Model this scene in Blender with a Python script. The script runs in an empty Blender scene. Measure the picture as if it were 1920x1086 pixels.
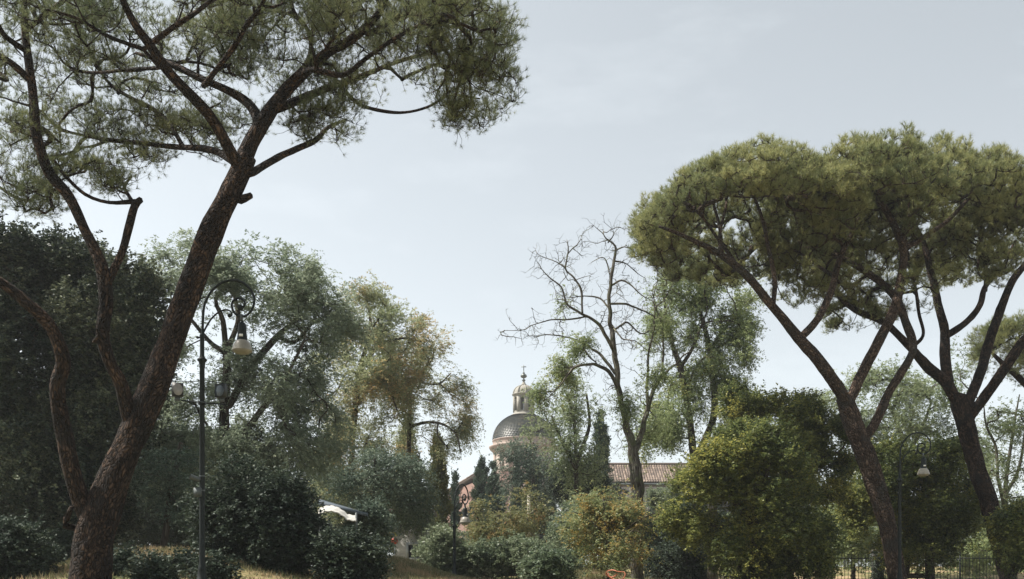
import bpy, math, random
import numpy as np
from mathutils import Vector
S = bpy.context.scene
C = S.collection
F = 1900.0; HOR = 1130.0; EYE = 1.6
rng = np.random.default_rng(11)

def at(x, y, Y):
    return np.array([(x-960.0)/F*Y, Y, EYE+(HOR-y)/F*Y])

def sm(t, a, b):
    t = np.clip((t-a)/(b-a), 0, 1); return t*t*(3-2*t)

def ground_z(X, Y):
    z = 1.85*sm(Y, 5, 15) + 0.45*sm(Y, 18, 40) + 2.0*sm(Y, 48, 78)
    z = z + 0.9*np.exp(-((X+8.2)/3.0)**2-((Y-24)/3.4)**2)
    z = z + 0.85*np.exp(-((X+4.2)/1.9)**2-((Y-34)/5.0)**2)
    z = z + 0.5*np.exp(-((X-2.4)/2.2)**2-((Y-38)/4.0)**2)
    return z

# ---------------------------------------------------------------- noise
def _h(i, j, k):
    n = (i*374761393 + j*668265263 + k*1274126177) & 0x7fffffff
    n = ((n ^ (n >> 13))*1103515245) & 0x7fffffff
    return ((n ^ (n >> 16)) & 0xffff)/65535.0
def vnoise(p):
    p = np.asarray(p, float); f = np.floor(p).astype(np.int64); t = p-f; t = t*t*(3-2*t)
    r = 0
    for a in (0, 1):
        for b in (0, 1):
            for c in (0, 1):
                w = (t[:, 0] if a else 1-t[:, 0])*(t[:, 1] if b else 1-t[:, 1])*(t[:, 2] if c else 1-t[:, 2])
                r = r + w*_h(f[:, 0]+a, f[:, 1]+b, f[:, 2]+c)
    return r*2-1
def norm(v):
    return v/(np.linalg.norm(v, axis=-1, keepdims=True)+1e-9)

# ---------------------------------------------------------------- mesh builder
class MB:
    def __init__(s):
        s.v = []; s.q = []; s.t = []; s.n = 0; s.at = {'rnd': [], 'clump': []}; s.bk = []
    def add(s, v, quads=None, tris=None, rnd=None, clump=None, bk=None):
        v = np.asarray(v, float).reshape(-1, 3); m = len(v)
        if quads is not None and len(quads): s.q.append(np.asarray(quads, np.int64)+s.n)
        if tris is not None and len(tris): s.t.append(np.asarray(tris, np.int64)+s.n)
        s.v.append(v); s.n += m
        s.at['rnd'].append(np.zeros(m) if rnd is None else np.asarray(rnd))
        s.at['clump'].append(np.zeros(m) if clump is None else np.asarray(clump))
        s.bk.append(v if bk is None else bk)
    def tube(s, P, R, sides=8, seed=0, rough=0.0, freq=1.5, cap=True):
        P = np.asarray(P, float); R = np.asarray(R, float); n = len(P)
        T = norm(np.gradient(P, axis=0))
        u = np.cross(T[0], [0, 1.0, 0.13]); u = u/np.linalg.norm(u); U = [u]
        for i in range(1, n):
            u = U[-1]-T[i]*np.dot(U[-1], T[i]); U.append(u/(np.linalg.norm(u)+1e-9))
        U = np.array(U); V = np.cross(T, U)
        a = np.arange(sides)*2*math.pi/sides
        ca, sa = np.cos(a), np.sin(a)
        d = U[:, None]*ca[None, :, None]+V[:, None]*sa[None, :, None]
        L = np.concatenate([[0], np.cumsum(np.linalg.norm(np.diff(P, axis=0), axis=1))])
        RR = np.repeat(R[:, None], sides, 1)
        if rough > 0:
            q = np.stack([RR*ca*freq*4, RR*sa*freq*4, np.repeat(L[:, None]*freq, sides, 1)], -1).reshape(-1, 3)+seed*7.3
            RR = RR*(1+rough*(vnoise(q)+0.5*vnoise(q*2.3)).reshape(n, sides))
        v = P[:, None]+d*RR[..., None]
        bk = np.stack([np.repeat(R[:, None], sides, 1)*ca, np.repeat(R[:, None], sides, 1)*sa, np.repeat(L[:, None], sides, 1)], -1).reshape(-1, 3)+seed*1.37
        i = np.arange(n-1)[:, None]*sides; j = np.arange(sides)[None]; k = (j+1) % sides
        q = np.stack([i+j, i+k, i+sides+k, i+sides+j], -1).reshape(-1, 4)
        tr = None
        v = v.reshape(-1, 3)
        if cap:
            v = np.vstack([v, P[-1:]+T[-1:]*R[-1]*0.5]); bk = np.vstack([bk, bk[-1:]])
            e = (n-1)*sides; tr = [[e+x, e+(x+1) % sides, n*sides] for x in range(sides)]
        s.add(v, q, tr, bk=bk)
    def box(s, c, sz, rz=0):
        x, y, z = [d/2 for d in sz]; ca, sa = math.cos(rz), math.sin(rz)
        v = [(-x,-y,-z),(x,-y,-z),(x,y,-z),(-x,y,-z),(-x,-y,z),(x,-y,z),(x,y,z),(-x,y,z)]
        v = [(a*ca-b*sa+c[0], a*sa+b*ca+c[1], h+c[2]) for a, b, h in v]
        s.add(v, [(0,3,2,1),(4,5,6,7),(0,1,5,4),(1,2,6,5),(2,3,7,6),(3,0,4,7)])
    def lathe(s, prof, c=(0, 0, 0), sides=16, a0=0.0):
        n = len(prof); v = []
        for r, z in prof:
            for k in range(sides):
                a = a0+k*2*math.pi/sides; v.append((c[0]+r*math.cos(a), c[1]+r*math.sin(a), c[2]+z))
        q = [(i*sides+j, i*sides+(j+1) % sides, (i+1)*sides+(j+1) % sides, (i+1)*sides+j) for i in range(n-1) for j in range(sides)]
        s.add(v, q)
    def build(s, name, mat, parent=None, smooth=False, leaf=False):
        v = np.concatenate(s.v); q = np.concatenate(s.q) if s.q else np.zeros((0, 4), np.int64)
        t = np.concatenate(s.t) if s.t else np.zeros((0, 3), np.int64)
        me = bpy.data.meshes.new(name)
        me.vertices.add(len(v)); me.vertices.foreach_set('co', v.astype(np.float32).ravel())
        nl = len(q)*4+len(t)*3; me.loops.add(nl)
        me.loops.foreach_set('vertex_index', np.concatenate([q.ravel(), t.ravel()]).astype(np.int32))
        me.polygons.add(len(q)+len(t))
        me.polygons.foreach_set('loop_start', np.concatenate([np.arange(len(q))*4, len(q)*4+np.arange(len(t))*3]).astype(np.int32))
        if smooth: me.polygons.foreach_set('use_smooth', np.ones(len(q)+len(t), bool))
        me.update(calc_edges=True)
        if leaf:
            for k in ('rnd', 'clump'):
                a = me.attributes.new(k, 'FLOAT', 'POINT'); a.data.foreach_set('value', np.concatenate(s.at[k]).astype(np.float32))
        else:
            a = me.attributes.new('bk', 'FLOAT_VECTOR', 'POINT'); a.data.foreach_set('vector', np.concatenate(s.bk).astype(np.float32).ravel())
        me.materials.append(mat)
        o = bpy.data.objects.new(name, me); C.objects.link(o)
        if parent:
            o.parent = parent
            o.location = -Vector(parent.location) if parent.get('_w') else (0, 0, 0)
        return o

def thing(name, label, cat, loc=(0, 0, 0), group=None, world=True):
    o = bpy.data.objects.new(name, None); C.objects.link(o); o.location = loc; o.empty_display_size = .3
    o['label'] = label; o['category'] = cat
    if group: o['group'] = group
    if world: o['_w'] = 1
    return o
def struct(o): o['kind'] = 'structure'; return o
def stuff(o, label, cat): o['kind'] = 'stuff'; o['label'] = label; o['category'] = cat; return o

# ---------------------------------------------------------------- materials
def mat(name):
    m = bpy.data.materials.new(name); m.use_nodes = True; nt = m.node_tree
    b = nt.nodes['Principled BSDF']; return m, nt, b, nt.nodes, nt.links
def ramp(ns, cols):
    r = ns.new('ShaderNodeValToRGB'); e = r.color_ramp.elements
    while len(e) < len(cols): e.new(0.5)
    for i, (p, c) in enumerate(cols): e[i].position = p; e[i].color = (*c, 1)
    return r
def plain(name, col, rough=0.6, metal=0.0, var=0.25, scale=8.0, bump=0.0, spec=0.5):
    m, nt, b, ns, L = mat(name)
    tc = ns.new('ShaderNodeTexCoord'); n = ns.new('ShaderNodeTexNoise'); n.inputs['Scale'].default_value = scale; n.inputs['Detail'].default_value = 6
    L.new(tc.outputs['Object'], n.inputs['Vector'])
    r = ramp(ns, [(0.3, tuple(c*(1-var) for c in col)), (0.7, tuple(min(1, c*(1+var)) for c in col))])
    L.new(n.outputs['Fac'], r.inputs['Fac']); L.new(r.outputs['Color'], b.inputs['Base Color'])
    b.inputs['Roughness'].default_value = rough; b.inputs['Metallic'].default_value = metal; b.inputs['Specular IOR Level'].default_value = spec
    if bump:
        bp = ns.new('ShaderNodeBump'); bp.inputs['Strength'].default_value = bump; bp.inputs['Distance'].default_value = 0.03
        L.new(n.outputs['Fac'], bp.inputs['Height']); L.new(bp.outputs['Normal'], b.inputs['Normal'])
    return m
def bark(name, dark, mid, light, sc=9.0, stretch=0.35, dist=0.03, lichen=None, lsc=5):
    m, nt, b, ns, L = mat(name)
    a = ns.new('ShaderNodeAttribute'); a.attribute_name = 'bk'
    mp = ns.new('ShaderNodeMapping'); mp.inputs['Scale'].default_value = (1, 1, stretch); L.new(a.outputs['Vector'], mp.inputs['Vector'])
    wn = ns.new('ShaderNodeTexNoise'); wn.inputs['Scale'].default_value = 3; L.new(mp.outputs[0], wn.inputs['Vector'])
    va = ns.new('ShaderNodeVectorMath'); va.operation = 'MULTIPLY_ADD'; va.inputs[1].default_value = (.22, .22, .3)
    L.new(wn.outputs['Color'], va.inputs[0]); L.new(mp.outputs[0], va.inputs[2])
    vo = ns.new('ShaderNodeTexVoronoi'); vo.feature = 'DISTANCE_TO_EDGE'; vo.inputs['Scale'].default_value = sc; L.new(va.outputs[0], vo.inputs['Vector'])
    vc = ns.new('ShaderNodeTexVoronoi'); vc.inputs['Scale'].default_value = sc; L.new(va.outputs[0], vc.inputs['Vector'])
    nz = ns.new('ShaderNodeTexNoise'); nz.inputs['Scale'].default_value = 3.5; nz.inputs['Detail'].default_value = 8; L.new(mp.outputs[0], nz.inputs['Vector'])
    sp = ns.new('ShaderNodeSeparateColor'); L.new(vc.outputs['Color'], sp.inputs[0])
    mx = ns.new('ShaderNodeMath'); mx.operation = 'MULTIPLY_ADD'; mx.inputs[1].default_value = .45; L.new(sp.outputs[0], mx.inputs[0]); L.new(nz.outputs['Fac'], mx.inputs[2])
    r = ramp(ns, [(0.35, dark), (0.68, mid), (0.95, light)]); L.new(mx.outputs[0], r.inputs['Fac'])
    cr = ramp(ns, [(0.0, (.3, .28, .27)), (0.1, (.75, .74, .73)), (.3, (1, 1, 1))]); L.new(vo.outputs['Distance'], cr.inputs['Fac'])
    mm = ns.new('ShaderNodeMix'); mm.data_type = 'RGBA'; mm.blend_type = 'MULTIPLY'; mm.inputs['Factor'].default_value = 1
    L.new(r.outputs['Color'], mm.inputs['A']); L.new(cr.outputs['Color'], mm.inputs['B'])
    out = mm.outputs['Result']
    if lichen:
        g = ns.new('ShaderNodeTexNoise'); g.inputs['Scale'].default_value = lsc; g.inputs['Detail'].default_value = 10; tc = ns.new('ShaderNodeTexCoord'); L.new(tc.outputs['Object'], g.inputs['Vector'])
        gr = ramp(ns, [(0.5, (0, 0, 0)), (0.66, (1, 1, 1))]); L.new(g.outputs['Fac'], gr.inputs['Fac'])
        m2 = ns.new('ShaderNodeMix'); m2.data_type = 'RGBA'; L.new(gr.outputs['Color'], m2.inputs['Factor']); L.new(out, m2.inputs['A']); m2.inputs['B'].default_value = (*lichen, 1); out = m2.outputs['Result']
    L.new(out, b.inputs['Base Color']); b.inputs['Roughness'].default_value = .9; b.inputs['Specular IOR Level'].default_value = .2
    bp = ns.new('ShaderNodeBump'); bp.inputs['Strength'].default_value = 1; bp.inputs['Distance'].default_value = dist
    hr = ramp(ns, [(0.0, (0, 0, 0)), (0.25, (1, 1, 1))]); L.new(vo.outputs['Distance'], hr.inputs['Fac'])
    L.new(hr.outputs['Color'], bp.inputs['Height']); L.new(bp.outputs['Normal'], b.inputs['Normal'])
    return m
def leafmat(name, dark, mid, light, trans=0.3, rough=0.45, spec=0.4, accent=None, acc=(0.55, 0.65), asc=0.6):
    m, nt, b, ns, L = mat(name)
    a = ns.new('ShaderNodeAttribute'); a.attribute_name = 'rnd'; c = ns.new('ShaderNodeAttribute'); c.attribute_name = 'clump'
    mx = ns.new('ShaderNodeMath'); mx.operation = 'MULTIPLY_ADD'; mx.inputs[1].default_value = .5
    h = ns.new('ShaderNodeMath'); h.operation = 'MULTIPLY'; h.inputs[1].default_value = .5
    L.new(c.outputs['Fac'], h.inputs[0]); L.new(a.outputs['Fac'], mx.inputs[0]); L.new(h.outputs[0], mx.inputs[2])
    r = ramp(ns, [(0.1, dark), (0.5, mid), (0.95, light)]); L.new(mx.outputs[0], r.inputs['Fac']); out = r.outputs['Color']
    if accent:
        tc = ns.new('ShaderNodeTexCoord'); n = ns.new('ShaderNodeTexNoise'); n.inputs['Scale'].default_value = asc; n.inputs['Detail'].default_value = 3
        L.new(tc.outputs['Object'], n.inputs['Vector'])
        ad = ns.new('ShaderNodeMath'); ad.operation = 'MULTIPLY_ADD'; ad.inputs[1].default_value = .22; L.new(a.outputs['Fac'], ad.inputs[0]); L.new(n.outputs['Fac'], ad.inputs[2])
        ar = ramp(ns, [(acc[0]+.1, (0, 0, 0)), (acc[1]+.1, (1, 1, 1))]); L.new(ad.outputs[0], ar.inputs['Fac'])
        mi = ns.new('ShaderNodeMix'); mi.data_type = 'RGBA'; L.new(ar.outputs['Color'], mi.inputs['Factor']); L.new(out, mi.inputs['A']); mi.inputs['B'].default_value = (*accent, 1); out = mi.outputs['Result']
    L.new(out, b.inputs['Base Color']); b.inputs['Roughness'].default_value = rough; b.inputs['Specular IOR Level'].default_value = spec
    if trans:
        t = ns.new('ShaderNodeBsdfTranslucent'); g = ns.new('ShaderNodeGamma'); g.inputs[1].default_value = .85; L.new(out, g.inputs[0]); L.new(g.outputs[0], t.inputs['Color'])
        ms = ns.new('ShaderNodeMixShader'); ms.inputs[0].default_value = trans; L.new(b.outputs[0], ms.inputs[1]); L.new(t.outputs[0], ms.inputs[2]); L.new(ms.outputs[0], ns['Material Output'].inputs[0])
    return m

# ---------------------------------------------------------------- skeleton growth
class Skel:
    def __init__(s, cap=60000):
        s.p = np.zeros((cap, 3)); s.d = np.zeros((cap, 3)); s.par = np.full(cap, -1); s.fix = np.zeros(cap, bool); s.n = 0
        s.limbs = []; s.chains = []
        s.grow = np.zeros(cap, bool)
    def addn(s, P, par, fix, growable=True):
        i0 = s.n; m = len(P)
        s.p[i0:i0+m] = P; q = np.vstack([s.p[par] if par >= 0 else P[0]-(P[1]-P[0]), P]); s.d[i0:i0+m] = norm(np.diff(q, axis=0))
        s.par[i0:i0+m] = np.concatenate([[par], np.arange(i0, i0+m-1)]); s.fix[i0:i0+m] = fix; s.grow[i0:i0+m] = growable; s.n += m
        return np.arange(i0, i0+m)
    def limb(s, pts, R, grow_from=0.25, step=0.15, wob=0.03, seed=0, kink=0.0):
        pts = np.asarray(pts, float); R = np.asarray(R, float)
        q = np.vstack([2*pts[0]-pts[1], pts, 2*pts[-1]-pts[-2]]); out = []; rad = []
        for i in range(len(pts)-1):
            a, b, c, d = q[i:i+4]; n = max(2, int(np.linalg.norm(c-b)/step))
            t = (np.arange(n)/n)[:, None]
            out.append(.5*((2*b)+(-a+c)*t+(2*a-5*b+4*c-d)*t*t+(-a+3*b-3*c+d)*t**3)); rad.append(R[i]+(R[i+1]-R[i])*t[:, 0])
        P = np.vstack(out+[pts[-1:]]); Rr = np.concatenate(rad+[R[-1:]])
        w = np.stack([vnoise(P*1.1+k*13+seed) for k in range(3)], -1)*wob*np.minimum(1, np.arange(len(P))/5)[:, None]
        if kink: w = w+np.stack([vnoise(P*3.2+k*17+seed) for k in range(3)], -1)*kink*np.minimum(1, np.arange(len(P))/12)[:, None]
        P = P+w
        par = -1
        if s.n:
            par = int(np.argmin(np.linalg.norm(s.p[:s.n]-P[0], axis=1)))
            if np.linalg.norm(s.p[par]-P[0]) > .03: P = np.vstack([s.p[par], P]); Rr = np.concatenate([Rr[:1], Rr])
        ids = s.addn(P, par, True, False)
        k = int(len(ids)*grow_from); s.grow[ids[k:]] = True
        s.limbs.append((P, Rr, par))
        return P
    def connect(s, A, seg=0.25, angw=0.8, wob=0.06, maxd=99):
        n0 = s.n
        base = s.p[:s.n][s.grow[:s.n]]
        dd = np.array([np.min(np.linalg.norm(base-a, axis=1)) for a in A])
        for ai in np.argsort(dd):
            a = A[ai]; v = a-s.p[:s.n]; L = np.linalg.norm(v, axis=1)+1e-6
            cs = np.einsum('ij,ij->i', v, s.d[:s.n])/L
            cost = L*(1+angw*(1-cs))+(~s.grow[:s.n])*1e3
            j = int(np.argmin(cost)); D = L[j]
            m = max(2, int(D/seg)); t = (np.arange(1, m+1)/m)[:, None]
            c = s.p[j]+s.d[j]*D*0.4+rng.normal(0, wob, 3)*D
            P = (1-t)**2*s.p[j]+2*t*(1-t)*c+t*t*a+rng.normal(0, wob*seg*.6, (m, 3))*(t < 1)
            ids = s.addn(P, j, False)
            s.chains.append((j, ids))
        return s
    def tubes(s, mb, tip=0.006, pw=0.45, rmax=0.2, lod=0.02, seed=0):
        cnt = np.zeros(s.n)
        for j, ids in s.chains: cnt[ids[-1]] += 1
        for i in range(s.n-1, -1, -1):
            q = s.par[i]
            if q >= 0: cnt[q] += cnt[i]
        for j, ids in s.chains:
            r = np.minimum(tip*np.maximum(cnt[ids], 1)**pw, rmax)
            P = np.vstack([s.p[j], s.p[ids]]); R = np.concatenate([[r[0]], r])
            R[-1] *= .6
            sd = 3 if R[0] < lod else (5 if R[0] < lod*3 else 8)
            mb.tube(P, R, sd, seed=j % 97, rough=0, cap=False)

def needles(mb, Cn, D, n, length, width, spread=0.75, seed=0, clump=None):
    M = len(Cn); d = norm(D[:, None]*rng.uniform(.3, 1.1, (M, n, 1))+norm(rng.normal(0, 1, (M, n, 3)))*spread).reshape(-1, 3)
    c = (np.repeat(Cn, n, 0)-np.repeat(D, n, 0)*rng.uniform(0, .5, (M*n, 1))*length)
    l = length*rng.uniform(.6, 1.1, (M*n, 1))
    w = norm(np.cross(d, rng.normal(0, 1, d.shape)))*width
    v = np.stack([c-w*.5, c+w*.5, c+d*l], 1).reshape(-1, 3)
    t = np.arange(M*n*3).reshape(-1, 3)
    cl = np.repeat(clump if clump is not None else rng.random(M), n*3)
    mb.add(v, None, t, rnd=np.repeat(rng.random(M*n), 3), clump=cl)

def sprays(mb, Cn, D, L, n, size, droop=0.15, ratio=0.28, clump=None, jit=0.02, hang=0.2, up=1.0):
    M = len(Cn); t = rng.uniform(.08, 1.0, (M, n, 1)); LL = L*rng.uniform(.6, 1.2, (M, 1, 1))
    p = Cn[:, None]+D[:, None]*LL*t+np.array([0, 0, -1.0])*droop*LL*t*t+rng.normal(0, jit, (M, n, 3))
    side = norm(np.cross(D, [0.03, 0.02, 1.0])+1e-3)
    sg = np.where(np.arange(n) % 2, 1, -1)[None, :, None]
    ld = norm(D[:, None]*.6+side[:, None]*sg*.9+rng.normal(0, .35, (M, n, 3))+np.array([0, 0, -1.0])*hang)
    nr = norm(np.array([0, 0, 1.0])*up+rng.normal(0, .6, (M, n, 3)))
    wd = norm(np.cross(ld, nr)); sz = size*rng.uniform(.6, 1.25, (M, n, 1))
    nn = np.cross(wd, ld)
    m = p+ld*sz*.5+nn*sz*.08
    v = np.stack([p, m+wd*sz*ratio, p+ld*sz, m-wd*sz*ratio], 2).reshape(-1, 3)
    q = np.arange(M*n*4).reshape(-1, 4)
    mb.add(v, q, None, rnd=np.repeat(rng.random(M*n), 4), clump=np.repeat(clump if clump is not None else rng.random(M), n*4))

LOB = .3
def blob(cx, cy, Y, rx, ry, rY, n, lo=0.0, up=-1.0, gap=0.0, gf=0.8, lob=None):
    """points in an ellipsoid placed in the world; lo = inner radius, up = lowest relative height, gap = holes.
    The points sit in rounded sub-lobes, so that the crown has boughs that catch the light and hollows between them."""
    lob = LOB if lob is None else lob
    c = at(cx, cy, Y); r = np.array([rx/F*Y, rY, ry/F*Y])
    def shell(n, lo):
        out = []; k = 0
        while k < n:
            d = norm(rng.normal(0, 1, (n*3+9, 3))); t = (lo**3+(1-lo**3)*rng.random(len(d)))**(1/3)
            q = d*t[:, None]; q = q[q[:, 2] > up]
            q = q*(1+0.11*vnoise(norm(q)*3.1+cx*.37))[:, None]
            p = c+q*r
            if gap: p = p[vnoise(p*gf+cy) > gap-1]
            out.append(p); k += len(p)
        return np.vstack(out)[:n]
    if not lob: return shell(n, lo)
    m = int(n*.75); nc = max(3, n//16); cc = c+(shell(nc, max(lo, .55))-c)*(1-lob*.6)
    rl = lob*r*np.array([1, 1, 1]); rl = np.maximum(rl, rl.mean()*.6)
    ci = rng.integers(0, nc, m); d = norm(rng.normal(0, 1, (m, 3))+[0, 0, .5]); sc = rng.uniform(.6, 1.25, nc)[ci][:, None]
    return np.vstack([cc[ci]+d*rl*sc*rng.uniform(.55, 1, (m, 1)), shell(n-m, lo)])

def layer(cx, cy, rx, ry, z0, z1, n, gap=0.8):
    """points of a flat umbrella layer between two heights, seen from below"""
    out = []; k = 0
    while k < n:
        a = rng.uniform(0, 2*math.pi, n*2); t = np.sqrt(rng.random(n*2)); x = cx+rx*t*np.cos(a); y = cy+ry*t*np.sin(a)
        z = rng.uniform(z0, z1, n*2); Y = (z-EYE)*F/(HOR-y)
        p = np.stack([(x-960)/F*Y, Y, z], -1)
        p = p[vnoise(p*1.3+3)+.5*vnoise(p*3+9) > gap-1]
        out.append(p); k += len(p)
    return np.vstack(out)[:n]

def tree(name, label, Y, limbs, blobs, leaf, bm, lm, group=None, cat='tree', base=None, sides=10, rough=.1, tip=.006, pw=.45,
         angw=.8, wob=.07, seg=.25, seed=0, root=True, tmax=.2, layers=(), leafy=None, gf=.25, lob=None, shoots=None, rs=1.0, kink=0.0):
    """limbs: [(x, y, dY, r_px), ...] each; blobs: dicts; leaf: dict(kind, ...)"""
    sk = Skel(); first = True; mt = MB()
    for li, lb in enumerate(limbs):
        pts = np.array([at(x, y, Y+dy) for x, y, dy, r in lb]); R = np.array([max(.004, rs*r/F*(Y+dy)) for x, y, dy, r in lb])
        if first and root:
            b = pts[0].copy(); g = float(ground_z(b[0], b[1]))-.15
            if g < b[2]-.05:
                b[2] = g; pts = np.vstack([b, pts]); R = np.concatenate([[R[0]*1.15], R])
            loc = Vector(pts[0])
        if first and not root: loc = Vector((pts[0][0], pts[0][1], float(ground_z(pts[0][0], pts[0][1]))))
        P = sk.limb(pts, R, grow_from=gf if first else .12, seed=seed+li, step=.1 if sides > 14 else .2, kink=kink); first = False
        rr = sk.limbs[-1][1]
        mt.tube(P, rr, sides if rr[0] > .08 else 7, seed=li+seed, rough=rough, freq=2.0)
    t = thing(name, label, cat, loc, group)
    A = [blob(*b, **({} if len(b) > 11 or lob is None else {'lob': lob})) for b in blobs]+[layer(*l) for l in layers]
    A = np.vstack(A); nb = len(A)
    if leafy: A = np.vstack([A]+[blob(*b) for b in leafy])
    if shoots:
        # side shoots that fork off the limbs, then off each other
        for n1, l1 in shoots:
            idx = np.where(sk.grow[:sk.n])[0]; idx = rng.choice(idx, n1); dd = norm(sk.d[idx]*.9+norm(rng.normal(0, 1, (n1, 3)))*1.0+np.array([0, 0, .05]))
            sk.connect(sk.p[idx]+dd*l1*rng.uniform(.4, 1.3, (n1, 1)), seg=.16, angw=.5, wob=.16)
    if len(A) and not (shoots and not leafy): sk.connect(A, seg=seg, angw=angw, wob=wob)
    mw = mt; sk.tubes(mw, tip=tip, pw=pw, rmax=tmax)
    if leafy: A = A[nb:]
    ml = MB(); k = leaf['k']; M = len(A); Cc = np.repeat(A, k, 0); cen = A.mean(0)
    out = norm(A-cen); cl = np.repeat(np.clip(.5+.5*vnoise(A*1.1)+rng.normal(0, .15, M), 0, 1), k)
    D = norm(np.repeat(out, k, 0)*leaf.get('out', .4)+norm(rng.normal(0, 1, (M*k, 3)))+np.array([0, 0, leaf.get('up', .3)]))
    rc = leaf.get('rc', .2)
    if leaf['kind'] == 'needle':
        ln = rc*rng.uniform(.35, 1.15, (M*k, 1)); E = Cc+D*ln
        # the twigs that carry the tufts
        w = norm(np.cross(D, rng.normal(0, 1, D.shape)))*leaf.get('tw', .004)
        mid = Cc+D*ln*.5+rng.normal(0, .02, D.shape)
        v = np.stack([Cc-w, Cc+w, mid+w*.8, mid-w*.8, E+w*.5, E-w*.5], 1).reshape(-1, 3); i = np.arange(M*k)[:, None]*6
        q = np.concatenate([i+np.array([[0, 1, 2, 3]]), i+np.array([[3, 2, 4, 5]])]); mw.add(v, q)
        D2 = norm(D+np.array([0, 0, .55]))
        needles(ml, E, D2, leaf['n'], leaf['len'], leaf['w'], clump=cl)
    else:
        Cc = Cc+rng.normal(0, rc*.4, Cc.shape)
        sprays(ml, Cc, D, leaf['L'], leaf['n'], leaf['size'], leaf.get('droop', .2), leaf.get('ratio', .28), clump=cl, jit=leaf.get('jit', .02), hang=leaf.get('hang', .2))
    mw.build('trunk', bm, t, smooth=True)
    ml.build('crown', lm, t, leaf=True)
    return t, A

# ---- materials in use
M_pine_bark = bark('pine_bark', (.011, .009, .008), (.042, .029, .022), (.12, .076, .052), sc=22, stretch=.5, dist=.06, lichen=(.022, .02, .018), lsc=2.2)
M_pine_bark2 = bark('pine_bark_grey', (.03, .023, .019), (.085, .056, .04), (.17, .12, .09), sc=18, stretch=.45, dist=.06, lichen=(.05, .045, .038), lsc=1.6)
M_bark = bark('brown_bark', (.03, .027, .022), (.08, .066, .05), (.15, .13, .1), sc=16, stretch=.15, dist=.03)
M_grey = bark('grey_bark', (.07, .06, .05), (.15, .135, .11), (.26, .24, .2), sc=14, stretch=.12, dist=.04, lichen=(.12, .13, .07))
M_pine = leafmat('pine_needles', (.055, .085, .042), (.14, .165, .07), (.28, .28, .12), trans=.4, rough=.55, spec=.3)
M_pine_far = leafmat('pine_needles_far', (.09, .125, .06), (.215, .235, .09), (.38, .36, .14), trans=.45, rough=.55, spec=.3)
M_oak = leafmat('holm_oak_leaves', (.013, .024, .019), (.042, .06, .038), (.2, .22, .13), trans=.12, rough=.6, spec=.25)  # palest leaf tone raised to stand in for sunlit clumps
M_silver = leafmat('silver_green_leaves', (.1, .14, .1), (.2, .245, .16), (.33, .37, .25), trans=.4, rough=.55, spec=.3)
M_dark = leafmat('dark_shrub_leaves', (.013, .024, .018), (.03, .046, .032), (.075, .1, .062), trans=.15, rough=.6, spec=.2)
M_willow = leafmat('yellowing_leaves', (.13, .17, .085), (.25, .28, .14), (.38, .38, .2), trans=.45, accent=(.4, .27, .11), acc=(.54, .68), asc=.4)
M_cedar = leafmat('cedar_needles', (.03, .055, .04), (.085, .125, .09), (.24, .29, .21), trans=.2, rough=.6, spec=.25)
M_cyp = leafmat('cypress_needles', (.025, .045, .032), (.05, .08, .052), (.085, .12, .07), trans=.15, rough=.7, spec=.2)
M_cyp_y = leafmat('olive_cypress_needles', (.06, .075, .035), (.115, .125, .05), (.18, .18, .07), trans=.2, rough=.7, spec=.2)
M_robinia = leafmat('robinia_leaves', (.09, .13, .06), (.19, .24, .095), (.32, .36, .16), trans=.45, accent=(.42, .4, .1), acc=(.66, .76), asc=.5)
M_ash = leafmat('fresh_green_leaves', (.09, .13, .065), (.18, .225, .105), (.3, .33, .17), trans=.45)
M_laurel = leafmat('laurel_leaves', (.03, .05, .022), (.1, .13, .04), (.3, .31, .08), trans=.42, rough=.5, spec=.3, accent=(.42, .39, .09), acc=(.59, .72), asc=.45)  # yellow accent patches stand in for sun on the crown tops
M_shrub = leafmat('pale_shrub_leaves', (.06, .095, .055), (.14, .18, .1), (.28, .31, .19), trans=.35)
M_autumn = leafmat('autumn_leaves', (.1, .13, .055), (.2, .2, .08), (.3, .26, .1), trans=.4, accent=(.4, .22, .08), acc=(.62, .75), asc=1.3)
M_ailan = leafmat('turning_leaves', (.11, .145, .07), (.2, .24, .1), (.3, .31, .13), trans=.4, accent=(.42, .27, .07), acc=(.53, .68), asc=1.6)
M_iron = plain('dark_green_painted_iron', (.007, .012, .012), .6, .0, .35, 20, spec=.3)
M_glass = plain('milky_lamp_shade', (.27, .25, .21), .4, 0, .25, 9)
M_zinc = plain('weathered_grey_metal', (.1, .115, .115), .6, .2)
M_black = plain('black_plastic', (.03, .033, .035), .4)
M_white = plain('white_canvas', (.75, .74, .7), .7)
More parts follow.
